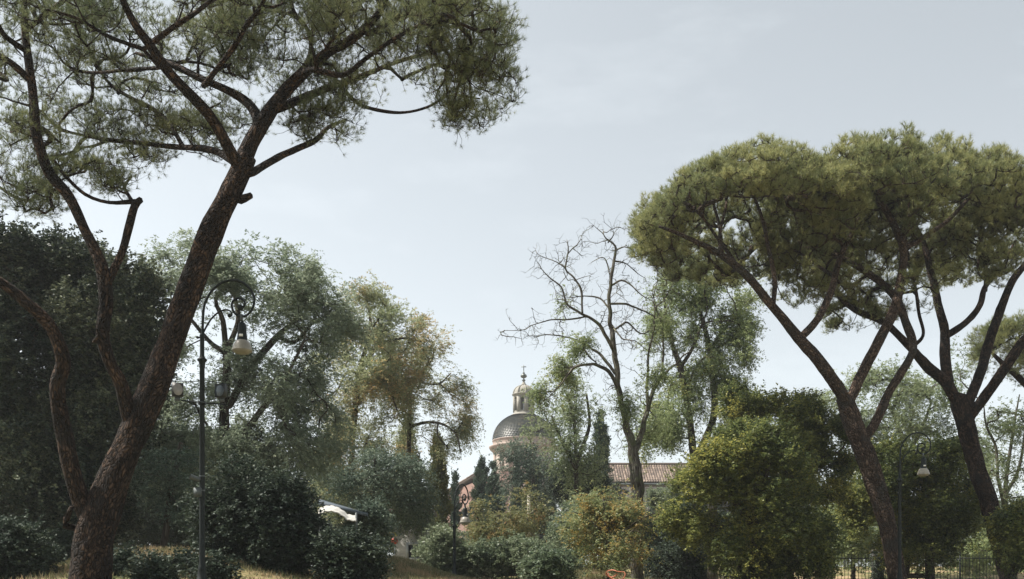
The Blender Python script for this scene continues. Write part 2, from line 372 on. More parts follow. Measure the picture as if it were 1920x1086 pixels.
# ================================================================ ground, sky, light
def build_ground():
    def grid(x0, x1, nx, y0, y1, ny):
        xs = np.linspace(x0, x1, nx); ys = np.linspace(y0, y1, ny)
        return xs, ys
    xs = np.concatenate([np.linspace(-900, -60, 12)[:-1], np.linspace(-60, 60, 241), np.linspace(60, 900, 12)[1:]])
    ys = np.concatenate([np.linspace(-200, -10, 6)[:-1], np.linspace(-10, 110, 281), np.linspace(110, 2500, 16)[1:]])
    X, Y = np.meshgrid(xs, ys); Z = ground_z(X, Y)
    p = np.stack([X, Y, np.zeros_like(X)], -1).reshape(-1, 3)
    Z = Z.reshape(-1)+.05*vnoise(p*.9)*(np.abs(p[:, 0]) < 60)
    p[:, 2] = Z; nx = len(xs); i = np.arange(len(ys)-1)[:, None]*nx+np.arange(nx-1)[None]
    q = np.stack([i, i+1, i+nx+1, i+nx], -1).reshape(-1, 4)
    m, nt, b, ns, L = mat('dry_grass_ground')
    tc = ns.new('ShaderNodeTexCoord'); n = ns.new('ShaderNodeTexNoise'); n.inputs['Scale'].default_value = .55; n.inputs['Detail'].default_value = 8; L.new(tc.outputs['Object'], n.inputs['Vector'])
    n2 = ns.new('ShaderNodeTexNoise'); n2.inputs['Scale'].default_value = 14; n2.inputs['Detail'].default_value = 6; L.new(tc.outputs['Object'], n2.inputs['Vector'])
    r = ramp(ns, [(.38, (.06, .08, .03)), (.5, (.17, .15, .07)), (.62, (.3, .22, .13))]); ad = ns.new('ShaderNodeMath'); ad.operation = 'MULTIPLY_ADD'; ad.inputs[1].default_value = .35
    L.new(n2.outputs['Fac'], ad.inputs[0]); sb = ns.new('ShaderNodeMath'); sb.operation = 'SUBTRACT'; sb.inputs[1].default_value = .17; L.new(n.outputs['Fac'], sb.inputs[0]); L.new(sb.outputs[0], ad.inputs[2])
    L.new(ad.outputs[0], r.inputs['Fac']); L.new(r.outputs['Color'], b.inputs['Base Color']); b.inputs['Roughness'].default_value = 1; b.inputs['Specular IOR Level'].default_value = .1
    bp = ns.new('ShaderNodeBump'); bp.inputs['Strength'].default_value = .8; bp.inputs['Distance'].default_value = .05; L.new(n2.outputs['Fac'], bp.inputs['Height']); L.new(bp.outputs['Normal'], b.inputs['Normal'])
    mb = MB(); mb.add(p, q); struct(mb.build('ground', m, smooth=True))
    # grass blades over the parts of the park one can see
    gb = MB()
    mg = leafmat('grass_blades', (.06, .085, .03), (.14, .14, .06), (.3, .25, .14), trans=.3, accent=(.34, .25, .14), acc=(.5, .6), asc=.7)
    for (cx, cy, sx, sy, n) in ((-8, 23.5, 4, 3, 26000), (-3.9, 33, 3, 5, 40000), (2.4, 37, 3, 4, 22000)):
        x = cx+rng.normal(0, sx*.6, n); y = cy+rng.normal(0, sy*.6, n); z = ground_z(x, y)-.01
        keep = vnoise(np.stack([x*1.3, y*1.3, x*0], -1)) > -.35; x, y, z = x[keep], y[keep], z[keep]; n = len(x)
        c = np.stack([x, y, z], -1); d = norm(np.array([0, 0, 1.0])+rng.normal(0, .45, (n, 3))); h = rng.uniform(.05, .2, (n, 1))
        w = norm(np.cross(d, rng.normal(0, 1, (n, 3))))*.012
        gb.add(np.stack([c-w, c+w, c+d*h], 1).reshape(-1, 3), None, np.arange(n*3).reshape(-1, 3), rnd=np.repeat(rng.random(n), 3), clump=np.repeat(rng.random(n), 3))
    stuff(gb.build('grass', mg, leaf=True), 'dry yellowing grass on the open banks of the park', 'grass')
build_ground()

w = bpy.data.worlds.new('World'); S.world = w; w.use_nodes = True
nt = w.node_tree; ns = nt.nodes; L = nt.links; bg = ns['Background']
SUN_EL, SUN_AZ = 57, -84
sky = ns.new('ShaderNodeTexSky'); sky.sky_type = 'NISHITA'; sky.sun_disc = False; sky.sun_elevation = math.radians(SUN_EL); sky.sun_rotation = math.radians(SUN_AZ % 360)
sky.air_density = 1.0; sky.dust_density = 1.2; sky.ozone_density = 1.0; sky.altitude = 0
hs = ns.new('ShaderNodeHueSaturation'); hs.inputs['Saturation'].default_value = .22; L.new(sky.outputs[0], hs.inputs['Color'])
# thin high cirrus
tc = ns.new('ShaderNodeTexCoord'); mp = ns.new('ShaderNodeMapping'); mp.inputs['Scale'].default_value = (2.2, 2.2, 7); mp.inputs['Rotation'].default_value = (.2, .5, .3)
n1 = ns.new('ShaderNodeTexNoise'); n1.inputs['Scale'].default_value = 1.6; n1.inputs['Detail'].default_value = 9; n1.inputs['Roughness'].default_value = .62
L.new(tc.outputs['Generated'], mp.inputs[0]); L.new(mp.outputs[0], n1.inputs['Vector'])
cr = ramp(ns, [(.52, (0, 0, 0)), (.8, (.11, .11, .11))]); L.new(n1.outputs['Fac'], cr.inputs['Fac'])
mx = ns.new('ShaderNodeMix'); mx.data_type = 'RGBA'; L.new(cr.outputs['Color'], mx.inputs['Factor']); L.new(hs.outputs['Color'], mx.inputs['A']); mx.inputs['B'].default_value = (9.5, 9.6, 9.9, 1)
tn = ns.new('ShaderNodeMix'); tn.data_type = 'RGBA'; tn.blend_type = 'MULTIPLY'; tn.inputs['Factor'].default_value = 1; L.new(mx.outputs['Result'], tn.inputs['A']); tn.inputs['B'].default_value = (.96, 1.0, .99, 1)
L.new(tn.outputs['Result'], bg.inputs[0]); bg.inputs[1].default_value = .109
sl = bpy.data.lights.new('sun', 'SUN'); sl.energy = 4.8; sl.angle = math.radians(.5); sl.color = (1, .94, .85)
so = bpy.data.objects.new('sun', sl); C.objects.link(so)
az, el = math.radians(SUN_AZ), math.radians(SUN_EL)
so.rotation_euler = Vector((math.sin(az)*math.cos(el), math.cos(az)*math.cos(el), math.sin(el))).to_track_quat('Z', 'Y').to_euler()
cam = bpy.data.cameras.new('camera'); co = bpy.data.objects.new('camera', cam); C.objects.link(co); S.camera = co
co.location = (0, 0, EYE); co.rotation_euler = (math.pi/2, 0, 0); cam.sensor_width = 36; cam.lens = 36*F/1920; cam.shift_y = (HOR-543)/1920; cam.clip_end = 6000; cam.clip_start = .1
S.view_settings.view_transform = 'Standard'; S.view_settings.look = 'None'; S.view_settings.exposure = 0.85
S.cycles.max_bounces = 6; S.cycles.diffuse_bounces = 4; S.cycles.glossy_bounces = 2; S.cycles.transmission_bounces = 3; S.cycles.transparent_max_bounces = 4
S.cycles.use_denoising = True

# ================================================================ big stone pine on the left
def pine_left():
    Y = 17.0
    Lb = [
        [(168, 1092, 0, 54), (178, 1010, 0, 50), (207, 920, 0, 43), (241, 830, 0, 38), (282, 740, 0, 36), (318, 650, .1, 33), (352, 560, .2, 32), (382, 470, .2, 31), (412, 400, .2, 30), (440, 345, .2, 27), (462, 292, .2, 24)],
        [(455, 300, .2, 24), (492, 225, .3, 20), (528, 175, .6, 17), (566, 135, .6, 15), (612, 100, .7, 12), (664, 70, .4, 11), (708, 26, .2, 9), (735, -40, -.3, 7), (765, -130, -1.2, 4)],
        [(452, 320, .2, 18), (425, 270, -.1, 15), (395, 220, -.4, 14), (352, 172, -.8, 13), (314, 130, -1, 13), (283, 85, -1.2, 11), (250, 40, -1.4, 10), (222, -20, -1.8, 8), (200, -120, -2.6, 4)],
        [(462, 290, .2, 16), (485, 235, .5, 14), (465, 195, .8, 12), (420, 165, .9, 10), (370, 142, 1, 9), (320, 122, 1.2, 8), (255, 100, 1.4, 4)],
        [(446, 305, .2, 14), (405, 285, .8, 9), (350, 278, 1.4, 7), (285, 270, 2, 6), (200, 262, 2.4, 5), (110, 245, 2.8, 3)],
        [(345, 278, 1.4, 6), (320, 235, 1.5, 6), (285, 205, 1.6, 6), (240, 180, 1.6, 5), (200, 150, 1.7, 4), (170, 95, 1.4, 3)],
        [(468, 326, .2, 11), (510, 300, .9, 9), (555, 280, 1.5, 9), (592, 262, 2, 7), (618, 238, 2.3, 5), (650, 225, 2.6, 3)],
        [(500, 212, .3, 12), (555, 190, 1.2, 11), (610, 165, 1.8, 10), (655, 150, 2.3, 8), (705, 130, 2.6, 6), (770, 108, 2.9, 5), (850, 90, 3, 3)],
        [(640, 163, 2, 5), (668, 190, 2.4, 5), (700, 205, 2.8, 4.5), (750, 210, 3.1, 4), (800, 200, 3.3, 3.5), (845, 180, 3.5, 3), (900, 186, 3.7, 2)],
        [(556, 145, .6, 9), (590, 130, -.2, 8), (640, 140, -.4, 7), (690, 105, -.6, 6), (760, 60, -.8, 5), (850, 20, -1, 3)],
        [(540, 165, .6, 8), (580, 110, 1.2, 7), (578, 60, 1, 6), (550, 20, .6, 5), (545, -50, 0, 3)],
        [(382, 160, .9, 8), (400, 140, .4, 7), (440, 90, 0, 7), (462, 50, -.4, 7), (490, 10, -.8, 6), (520, -60, -1.6, 4)],
        [(285, 80, -1.2, 8), (330, 50, -1.4, 7), (390, 5, -1.8, 6), (450, -60, -2.4, 4)],
        [(268, 92, -1, 6), (210, 70, -1.3, 5), (150, 35, -1.6, 4), (90, 20, -2, 3)],
        [(300, 128, -.6, 5), (245, 132, -.2, 5), (190, 135, .2, 4), (130, 130, .6, 3)],
        # left limb of the same tree
        [(250, 800, 0, 22), (228, 725, -.3, 17), (204, 678, -.5, 16), (192, 625, -.6, 17), (200, 565, -.6, 17), (190, 500, -.6, 16), (160, 435, -.6, 14), (132, 370, -.6, 14), (92, 322, -.7, 14), (70, 260, -.8, 13), (62, 190, -.8, 12), (52, 120, -.8, 11), (44, 40, -.9, 9), (50, -60, -1.4, 6)],
        [(56, 150, -.8, 10), (20, 118, -1, 9), (-30, 95, -1.2, 8), (-120, 70, -1.4, 4)],
        [(48, 95, -.8, 8), (10, 70, -1.4, 7), (-10, 40, -1.8, 6), (-60, -20, -2.4, 3)],
        [(50, 55, -.8, 7), (95, 20, -.6, 7), (140, -20, -.6, 5), (200, -90, -1, 3)],
        [(202, 530, -.6, 12), (224, 482, -.5, 10), (240, 425, -.5, 10), (250, 385, -.4, 10), (262, 372, -.4, 8)],
        [(250, 378, -.4, 7), (205, 380, -.5, 5), (160, 365, -.6, 5), (120, 330, -.6, 5), (98, 300, -.6, 4)],
        [(246, 375, -.4, 5), (232, 352, .3, 4), (244, 330, .8, 3)],
        # broken stubs
        [(452, 374, .2, 12), (466, 368, .12, 9), (472, 365, .1, 8)], [(380, 470, .1, 7), (370, 458, 0, 6), (366, 450, 0, 5)], [(176, 640, -.7, 6), (186, 628, -.8, 5), (180, 615, -.9, 2)], [(120, 985, -.1, 9), (128, 965, -.15, 8), (135, 950, -.2, 6)],
        # second low limb, leaving the picture on the left
        [(165, 975, 0, 26), (140, 900, -.2, 23), (122, 810, -.4, 21), (112, 730, -.6, 20), (122, 675, -.8, 19), (100, 615, -1, 17), (55, 570, -1.2, 15), (0, 530, -1.4, 14), (-80, 490, -1.6, 11), (-200, 380, -2, 7)],
    ]
    z = 9.8
    Ls = [
        (90, 100, 170, 120, 10.2, 11.6, 210), (300, 80, 190, 110, 10.8, 12.2, 260), (520, 60, 170, 100, 10.8, 12.2, 230),
        (690, 70, 145, 90, 10.6, 12.0, 200), (835, 75, 130, 95, 10.4, 11.8, 280), (890, 170, 82, 62, 10.0, 11.0, 120), (870, 222, 50, 26, 9.8, 10.4, 30, .7),
        (240, 240, 190, 42, 10.0, 10.8, 150), (400, 235, 100, 50, 10.4, 11.2, 80), (610, 235, 70, 34, 10.0, 10.6, 70), (620, 165, 110, 48, 10.6, 11.4, 80),
        (45, 300, 78, 80, 8.9, 9.8, 100), (80, 375, 70, 32, 8.4, 9.0, 54), (222, 328, 42, 34, 8.3, 8.9, 34), (150, 340, 55, 42, 8.3, 9.0, 34),
        (450, -110, 560, 80, 10.8, 12.6, 260), (400, 20, 500, 60, 11.2, 12.6, 180), (-120, 150, 110, 260, 9.6, 11.4, 90), (340, 296, 110, 12, 9.8, 10.3, 30, .9),
    ]
    t, A = tree('stone_pine', 'tallest stone pine with dark forked trunk leaning toward the large street lamp', Y, Lb, [],
        dict(kind='needle', k=9, n=30, len=.11, w=.0036, rc=.29, out=.1, up=.75, tw=.004), M_pine_bark, M_pine, layers=Ls, sides=36, rough=.13, rs=.71, tip=.0055, pw=.5, angw=.8, wob=.09, seg=.14, seed=3, group='umbrella pines', tmax=.1)
pine_left()

def pine_mid():
    Y = 34.0
    Lb = [
        [(1682, 1090, 0, 22), (1668, 1000, 0, 21), (1645, 920, 0, 22), (1622, 850, 0, 23), (1598, 790, 0, 22), (1582, 745, 0, 20)],
        [(1590, 760, 0, 15), (1562, 715, -.5, 15), (1530, 670, -.8, 14), (1496, 632, -1, 13), (1462, 590, -1.5, 11), (1425, 545, -2, 10), (1385, 505, -2.4, 9), (1340, 470, -2.8, 7), (1290, 445, -3.2, 5), (1235, 425, -3.6, 3)],
        [(1500, 636, -1, 9), (1535, 595, -.5, 9), (1560, 540, 0, 8), (1575, 480, .3, 7), (1600, 430, .6, 5), (1620, 370, 1, 3)],
        [(1450, 570, -1.6, 6), (1452, 520, -1.6, 6), (1440, 460, -1.6, 5), (1425, 400, -1.6, 4), (1400, 340, -1.6, 2)],
        [(1390, 508, -2.4, 5), (1348, 450, -2.4, 4), (1310, 400, -2.6, 3), (1260, 370, -3, 2)],
        [(1350, 475, -2.8, 4), (1350, 430, -2, 4), (1362, 380, -1.6, 3), (1350, 330, -1.5, 2)],
        [(1592, 752, 0, 13), (1622, 690, .3, 12), (1650, 635, .5, 12), (1675, 585, .7, 12), (1688, 530, .8, 10), (1693, 470, .8, 9), (1672, 415, .6, 8), (1645, 370, .4, 7), (1622, 330, .2, 5), (1590, 290, 0, 3)],
        [(1692, 468, .8, 7), (1740, 440, 1.4, 6), (1780, 410, 2, 5), (1820, 370, 2.4, 4), (1850, 330, 2.6, 2)],
        [(1690, 470, .8, 5), (1700, 420, 2, 4), (1720, 360, 2.6, 4), (1740, 300, 3, 2)],
        [(1612, 830, 0, 11), (1640, 795, .2, 11), (1662, 745, .6, 10), (1690, 700, 1, 10), (1712, 655, 1.5, 9), (1700, 610, 1.8, 10), (1680, 560, 2, 9), (1640, 520, 2.2, 8), (1590, 490, 2.4, 6), (1540, 470, 2.6, 4)],
        [(1574, 530, .1, 4), (1535, 500, 1, 4), (1490, 470, 1.6, 3), (1440, 460, 2, 2)],
    ]
    B = [(1395, 455, Y, 205, 122, 5.2, 1900, .6, 0.0, 0, .8, 0), (1585, 445, Y+.5, 165, 136, 5.4, 1400, .6, 0.0, 0, .8, 0), (1236, 440, Y-1, 50, 46, 2.4, 170, .4, -.8, 0, .8, 0), (1290, 492, Y+1, 75, 26, 2.5, 90, .1, -.9, 0, .8, .1),
         (1550, 535, Y+3, 110, 44, 3, 170, .2, -.9), (1640, 590, Y+3.5, 55, 32, 1.5, 60, .2, -.9), (1430, 505, Y+3, 90, 26, 2.5, 80, .2, -.9)]
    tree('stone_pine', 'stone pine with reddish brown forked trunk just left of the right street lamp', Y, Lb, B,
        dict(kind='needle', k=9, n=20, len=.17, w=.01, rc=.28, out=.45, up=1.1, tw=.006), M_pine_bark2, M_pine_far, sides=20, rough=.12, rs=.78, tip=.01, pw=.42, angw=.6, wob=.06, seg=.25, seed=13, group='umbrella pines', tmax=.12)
pine_mid()

def pine_right():
    Y = 38.0
    Lb = [
        [(1892, 1090, 0, 20), (1872, 1010, 0, 20), (1850, 930, 0, 20), (1825, 850, 0, 20), (1808, 790, 0, 22), (1800, 745, 0, 22)],
        [(1800, 760, 0, 14), (1770, 715, -.2, 13), (1735, 685, -.5, 12), (1705, 650, -.8, 9), (1660, 608, -1, 8), (1600, 580, -1.2, 7), (1560, 545, -1.4, 4)],
        [(1780, 725, 0, 12), (1772, 670, .3, 12), (1772, 620, .5, 11), (1758, 565, .6, 9), (1745, 510, .7, 8), (1730, 450, .8, 6), (1700, 400, 1, 3)],
        [(1772, 632, .5, 8), (1810, 605, .8, 8), (1838, 570, 1, 7), (1850, 535, 1, 6), (1880, 500, 1.2, 5), (1900, 460, 1.4, 3)],
        [(1848, 545, 1, 5), (1848, 500, .8, 5), (1840, 450, .6, 4), (1830, 400, .5, 2)],
        [(1812, 765, 0, 13), (1838, 700, .5, 12), (1855, 640, 1, 11), (1875, 580, 1.2, 10), (1895, 530, 1.2, 9), (1925, 490, 1.4, 7), (1960, 420, 1.6, 3)],
        [(1815, 785, 0, 13), (1850, 740, -.5, 12), (1885, 690, -1, 12), (1915, 645, -1.4, 11), (1960, 590, -2, 7), (2010, 500, -2.4, 3)],
        [(1705, 655, -.8, 5), (1730, 630, -1.5, 4), (1722, 590, -1.8, 4), (1716, 540, -2, 4), (1700, 490, -2, 2)],
    ]
    B = [(1700, 455, Y, 195, 136, 5.6, 2000, .6, 0.0, 0, .8, 0), (1850, 480, Y+2, 110, 105, 4.6, 750, .6, -.1, 0, .8, 0), (1885, 470, Y-1, 42, 70, 2.5, 120, .2, -1, 0, .8, .2), (1700, 560, Y-2, 95, 34, 3, 60, .2, -.9), (1610, 575, Y, 65, 36, 3, 90, .2, -.9), (1965, 400, Y+1, 90, 100, 4, 180, .3, -.9)]
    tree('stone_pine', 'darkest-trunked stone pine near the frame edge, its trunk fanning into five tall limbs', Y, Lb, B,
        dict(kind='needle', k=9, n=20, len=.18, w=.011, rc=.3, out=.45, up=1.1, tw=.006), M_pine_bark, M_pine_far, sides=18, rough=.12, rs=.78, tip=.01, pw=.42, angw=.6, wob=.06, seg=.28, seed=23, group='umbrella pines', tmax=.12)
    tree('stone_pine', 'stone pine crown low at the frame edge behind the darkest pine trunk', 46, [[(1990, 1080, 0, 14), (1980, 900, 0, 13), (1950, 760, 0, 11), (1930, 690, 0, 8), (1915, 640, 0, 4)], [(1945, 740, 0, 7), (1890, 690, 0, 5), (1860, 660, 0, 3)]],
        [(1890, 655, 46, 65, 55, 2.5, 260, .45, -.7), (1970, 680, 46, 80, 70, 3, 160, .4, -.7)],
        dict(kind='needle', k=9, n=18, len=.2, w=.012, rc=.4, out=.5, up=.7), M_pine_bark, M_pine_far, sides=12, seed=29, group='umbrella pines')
pine_right()
HAZE = 0.00045
def haze():
    mb = MB(); mb.box((0, 240, 14), (700, 540, 31)); m = bpy.data.materials.new('pale_air'); m.use_nodes = True; ns = m.node_tree.nodes; ns.remove(ns['Principled BSDF'])
    v = ns.new('ShaderNodeVolumePrincipled'); v.inputs['Color'].default_value = (.93, .96, 1, 1); v.inputs['Density'].default_value = HAZE; v.inputs['Anisotropy'].default_value = .3
    m.node_tree.links.new(v.outputs[0], ns['Material Output'].inputs['Volume']); stuff(mb.build('haze', m), 'thin pale summer haze over the park', 'haze')
if HAZE: haze()
S.cycles.volume_bounces = 0
# ================================================================ broadleaf trees
def stems(x, y, n, top, spread, r, dY=1.2, base_y=None, bend=.3, yb=0):
    """n stems rising from about (x, y) px to the height top px, fanning out by spread px"""
    out = []
    for i in range(n):
        f = 0 if n == 1 else (i/(n-1)*2-1); f += rng.uniform(-.15, .15); xe = x+f*spread; t = top+rng.uniform(0, .25)*(y-top)*abs(f); d = rng.uniform(-dY, dY)
        m = [(x+(xe-x)*k**1.3+rng.uniform(-1, 1)*abs(y-top)*.03, y+(t-y)*k, d*k, r*(1-k*.75)/(1 if i == 0 else 1.3)) for k in (0, .3, .6, 1)]
        out.append(m)
    return out

OAK = dict(kind='leaf', k=10, n=12, L=.34, size=.095, rc=.42, out=.8, up=.5, droop=.25, ratio=.3)
tree('holm_oak', 'dense dark evergreen oak in the corner, with sunlit clumps coloured in as pale leaves', 28, stems(20, 1060, 3, 560, 60, 17),
     [(20, 520, 28, 85, 75, 2.2, 480, .55, -.8), (0, 680, 27, 120, 150, 2.2, 620, .6, -1), (60, 900, 27, 130, 180, 2.2, 620, .6, -1), (-60, 560, 28, 80, 90, 2, 150)], OAK, M_bark, M_oak, 'dark evergreen oaks', lob=.4)
tree('holm_oak', 'dark evergreen oak rising behind the forked pine trunk, rounded lobes with sunlit clumps coloured in pale', 29, stems(190, 1060, 3, 540, 60, 17),
     [(150, 525, 29, 60, 65, 2, 330, .5, -.7), (240, 560, 29, 48, 62, 2, 240, .5, -.8), (180, 640, 28, 100, 110, 2, 520, .6, -1), (190, 820, 28, 100, 150, 2, 520, .6, -1), (150, 960, 28, 90, 100, 2, 300, .6, -1), (275, 650, 30, 25, 50, 1.5, 70), (260, 720, 29, 40, 80, 1.5, 140)], OAK, M_bark, M_oak, 'dark evergreen oaks', lob=.4)

# silver green tree with drooping sprays
SIL = dict(kind='leaf', k=5, n=14, L=.5, size=.1, rc=.4, out=.6, up=.3, droop=.55, ratio=.2, hang=.4)
Lb = [[(418, 1080, 0, 13), (420, 900, 0, 12), (420, 780, 0, 11), (425, 700, 0, 10), (424, 660, 0, 9)],
      [(424, 665, 0, 7), (418, 600, -.4, 6), (405, 560, -.6, 4), (440, 520, -.5, 3)], [(426, 660, 0, 7), (445, 600, .4, 6), (440, 540, .6, 4), (470, 500, .8, 3)],
      [(420, 660, 0, 6), (390, 640, .5, 5), (350, 590, .8, 4), (310, 560, 1, 3)],
      [(430, 760, 0, 9), (470, 690, .3, 9), (520, 630, .6, 7), (550, 600, .8, 5), (580, 550, 1, 3)], [(520, 632, .6, 5), (555, 640, .2, 4), (590, 600, 0, 3)],
      [(440, 840, 0, 8), (490, 770, -.5, 7), (530, 720, -.8, 5), (570, 640, -1, 3)]]
tree('broadleaf_tree', 'broad silver green tree with drooping feathery leaves behind the large street lamp', 33, Lb,
     [(390, 525, 33, 95, 48, 3, 221, .2, -.9, .75), (325, 590, 33, 50, 90, 2.5, 91, .2, -1, .7), (500, 535, 33, 110, 60, 3, 338, .2, -.9, .8), (600, 600, 33, 70, 85, 3, 380, .3, -1, .85), (520, 680, 34, 120, 90, 2.5, 338, .4, -1, .85), (400, 780, 34, 110, 70, 2, 273, .4, -1, .9), (560, 800, 33, 90, 110, 2.5, 442, .4, -1), (330, 850, 31, 60, 90, 1.5, 260, .3, -1, .9), (440, 870, 33, 110, 70, 2, 312, .3, -1), (290, 860, 31, 40, 80, 1.5, 80)],
     SIL, M_bark, M_silver, cat='tree', tip=.006, wob=.12, seed=40, rs=.8, lob=.22)

# dark mass of shrubs in front of it
SHR = dict(kind='leaf', k=8, n=12, L=.26, size=.065, rc=.3, out=.6, up=.4, droop=.25, ratio=.32)
for (x, y, Y, rx, ry, n, lab, mt) in (
    (450, 985, 24, 85, 115, 620, 'large dark shrub right of the big lamp post', M_dark),
    (528, 1000, 23.5, 62, 100, 480, 'large dark shrub below the white canvas awning', M_dark),
    (648, 1058, 23, 58, 55, 300, 'low dark shrub beside the dry grass bank', M_dark),
    (20, 1050, 21, 75, 60, 420, 'black green shrub in the bottom corner left of the leaning pine', M_dark),
    (110, 1060, 25, 40, 60, 260, 'dark shrub directly behind the leaning pine trunk base', M_dark),
    (250, 1000, 46, 150, 70, 900, 'deep shaded evergreen belt added beyond the grass bank, low under the oaks', M_dark),  # hedge added as dark backdrop, for the black shade under the oaks
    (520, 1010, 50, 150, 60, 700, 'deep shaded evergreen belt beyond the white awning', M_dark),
    (300, 960, 40, 110, 80, 600, 'deep shaded thicket added beyond the grass bank', M_dark),  # also added to fill the bright gap under the oaks with dark
    (285, 1088, 17.5, 40, 20, 90, 'low dark weeds in front of the grass bank', M_dark),
    (395, 1085, 20, 30, 26, 90, 'small dark shrub hugging the right of the big lamp post', M_dark),
    (350, 1075, 21, 34, 26, 90, 'small dark plant at the foot of the big lamp post', M_dark),
    (232, 1075, 21, 26, 30, 80, 'small leafy plant by the pine trunk on the grass bank', M_dark),
    (690, 1000, 30, 40, 50, 200, 'blue green shrub left of the ivy covered hut', M_cedar),
    (835, 1050, 36.5, 48, 58, 330, 'pale leaved shrub at the foot of the middle street lamp', M_shrub),
    (905, 1062, 36.5, 52, 34, 240, 'low pale green shrub right of the middle street lamp', M_shrub),
    (1028, 1072, 30, 40, 36, 230, 'round pale topped bush on the park bank', M_shrub),
    (975, 1045, 36, 50, 30, 200, 'low shrub in front of the terrace wall', M_shrub),
    (1110, 1050, 44, 65, 45, 260, 'green shrub below the yellowing sapling', M_shrub),
    (1270, 1060, 42, 62, 48, 360, 'ferny dark shrub between the two bare trunks', M_dark),
    (1300, 985, 50, 75, 45, 300, 'blue green shrub behind the iron fence', M_cedar),
    (1230, 1010, 48, 40, 50, 200, 'dark blue green shrub right of the dead tree trunk', M_cedar),
    (1440, 1060, 40, 40, 40, 200, 'mid green bush behind the iron railing', M_shrub),
    (1262, 940, 62, 48, 26, 220, 'hazy green bush against the wall of the long house', M_shrub),
    (1120, 960, 62, 75, 60, 360, 'dark rounded evergreen below the dome', M_dark),
    (1085, 905, 58, 55, 48, 380, 'near black evergreen bush top right of the church drum', M_dark),
    (1905, 1010, 34, 42, 60, 260, 'yellow green bush at the frame edge by the dark pine', M_laurel)):
    q = (1.0/F*Y)
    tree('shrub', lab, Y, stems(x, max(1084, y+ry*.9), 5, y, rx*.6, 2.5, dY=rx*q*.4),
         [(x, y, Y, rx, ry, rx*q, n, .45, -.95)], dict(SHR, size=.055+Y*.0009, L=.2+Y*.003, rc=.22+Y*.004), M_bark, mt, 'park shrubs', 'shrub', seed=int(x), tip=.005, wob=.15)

# yellowing tree, right of the silver one
WIL = dict(kind='leaf', k=5, n=13, L=.6, size=.12, rc=.5, out=.5, up=.3, droop=.45, ratio=.17, hang=.3)
Lb = [[(655, 1060, 0, 9), (660, 850, 0, 8), (668, 740, 0, 8), (676, 690, 0, 7), (690, 640, 0, 5), (694, 610, 0, 4), (690, 570, .3, 3)],
      [(676, 690, 0, 5), (710, 650, .5, 4), (755, 635, .8, 3), (790, 640, 1, 2)], [(672, 715, 0, 4), (700, 705, -.6, 3.5), (730, 730, -1, 2.5), (745, 770, -1.2, 2)], [(676, 700, 0, 4), (650, 700, 0, 3), (630, 740, 0, 2)],
      [(690, 625, 0, 3), (715, 590, .3, 2.5), (728, 560, .3, 2)]]
tree('broadleaf_tree', 'airy tree with slender dark fork, its thin foliage half turned ochre', 46, Lb,
     [(685, 590, 46, 55, 50, 2.5, 170, .2, -1, .8), (730, 640, 46, 65, 55, 3, 200, .2, -1, .8), (700, 730, 46, 72, 85, 3, 360, .3, -1, .9), (645, 710, 47, 60, 110, 3, 300, .3, -1, .9), (660, 850, 46, 75, 80, 3, 340, .3, -1), (680, 930, 46, 80, 50, 2.5, 220, .3, -1)], WIL, M_bark, M_willow, tip=.0055, wob=.14, seed=60, group='yellowing trees', lob=.2, rs=.7)
Lb = [[(770, 1050, 0, 9), (765, 900, 0, 8), (768, 780, 0, 7), (770, 720, 0, 6), (790, 700, 0, 5), (812, 670, .3, 3), (810, 640, .3, 2)],
      [(785, 704, 0, 4), (790, 660, -.3, 3), (770, 640, -.4, 2)], [(768, 800, 0, 6), (800, 792, -.6, 5), (830, 795, -1, 4), (855, 815, -1.2, 3), (865, 850, -1.4, 2)], [(822, 793, -.9, 3), (820, 815, -1, 3), (840, 840, -1.2, 2)], [(775, 715, 0, 3), (820, 720, .5, 3), (845, 700, 1, 2)]]
tree('broadleaf_tree', 'drooping tree with fine olive foliage hanging above the tall cypress, nearest the dome', 50, Lb,
     [(800, 650, 50, 45, 48, 2.5, 110, .1, -1, .75), (815, 715, 50, 48, 48, 2.5, 90, .1, -1, .7), (850, 760, 50, 48, 42, 2.5, 90, .1, -1, .75), (880, 815, 50, 26, 42, 2, 60, .1, -1, .75), (835, 815, 50, 45, 35, 2, 40, .1, -1, .6), (755, 720, 50, 50, 85, 2.5, 260, .2, -1, .9), (740, 810, 50, 45, 55, 2.5, 110, .3, -1)], WIL, M_bark, M_willow, tip=.0055, wob=.14, seed=70, group='yellowing trees', lob=.18, rs=.55)

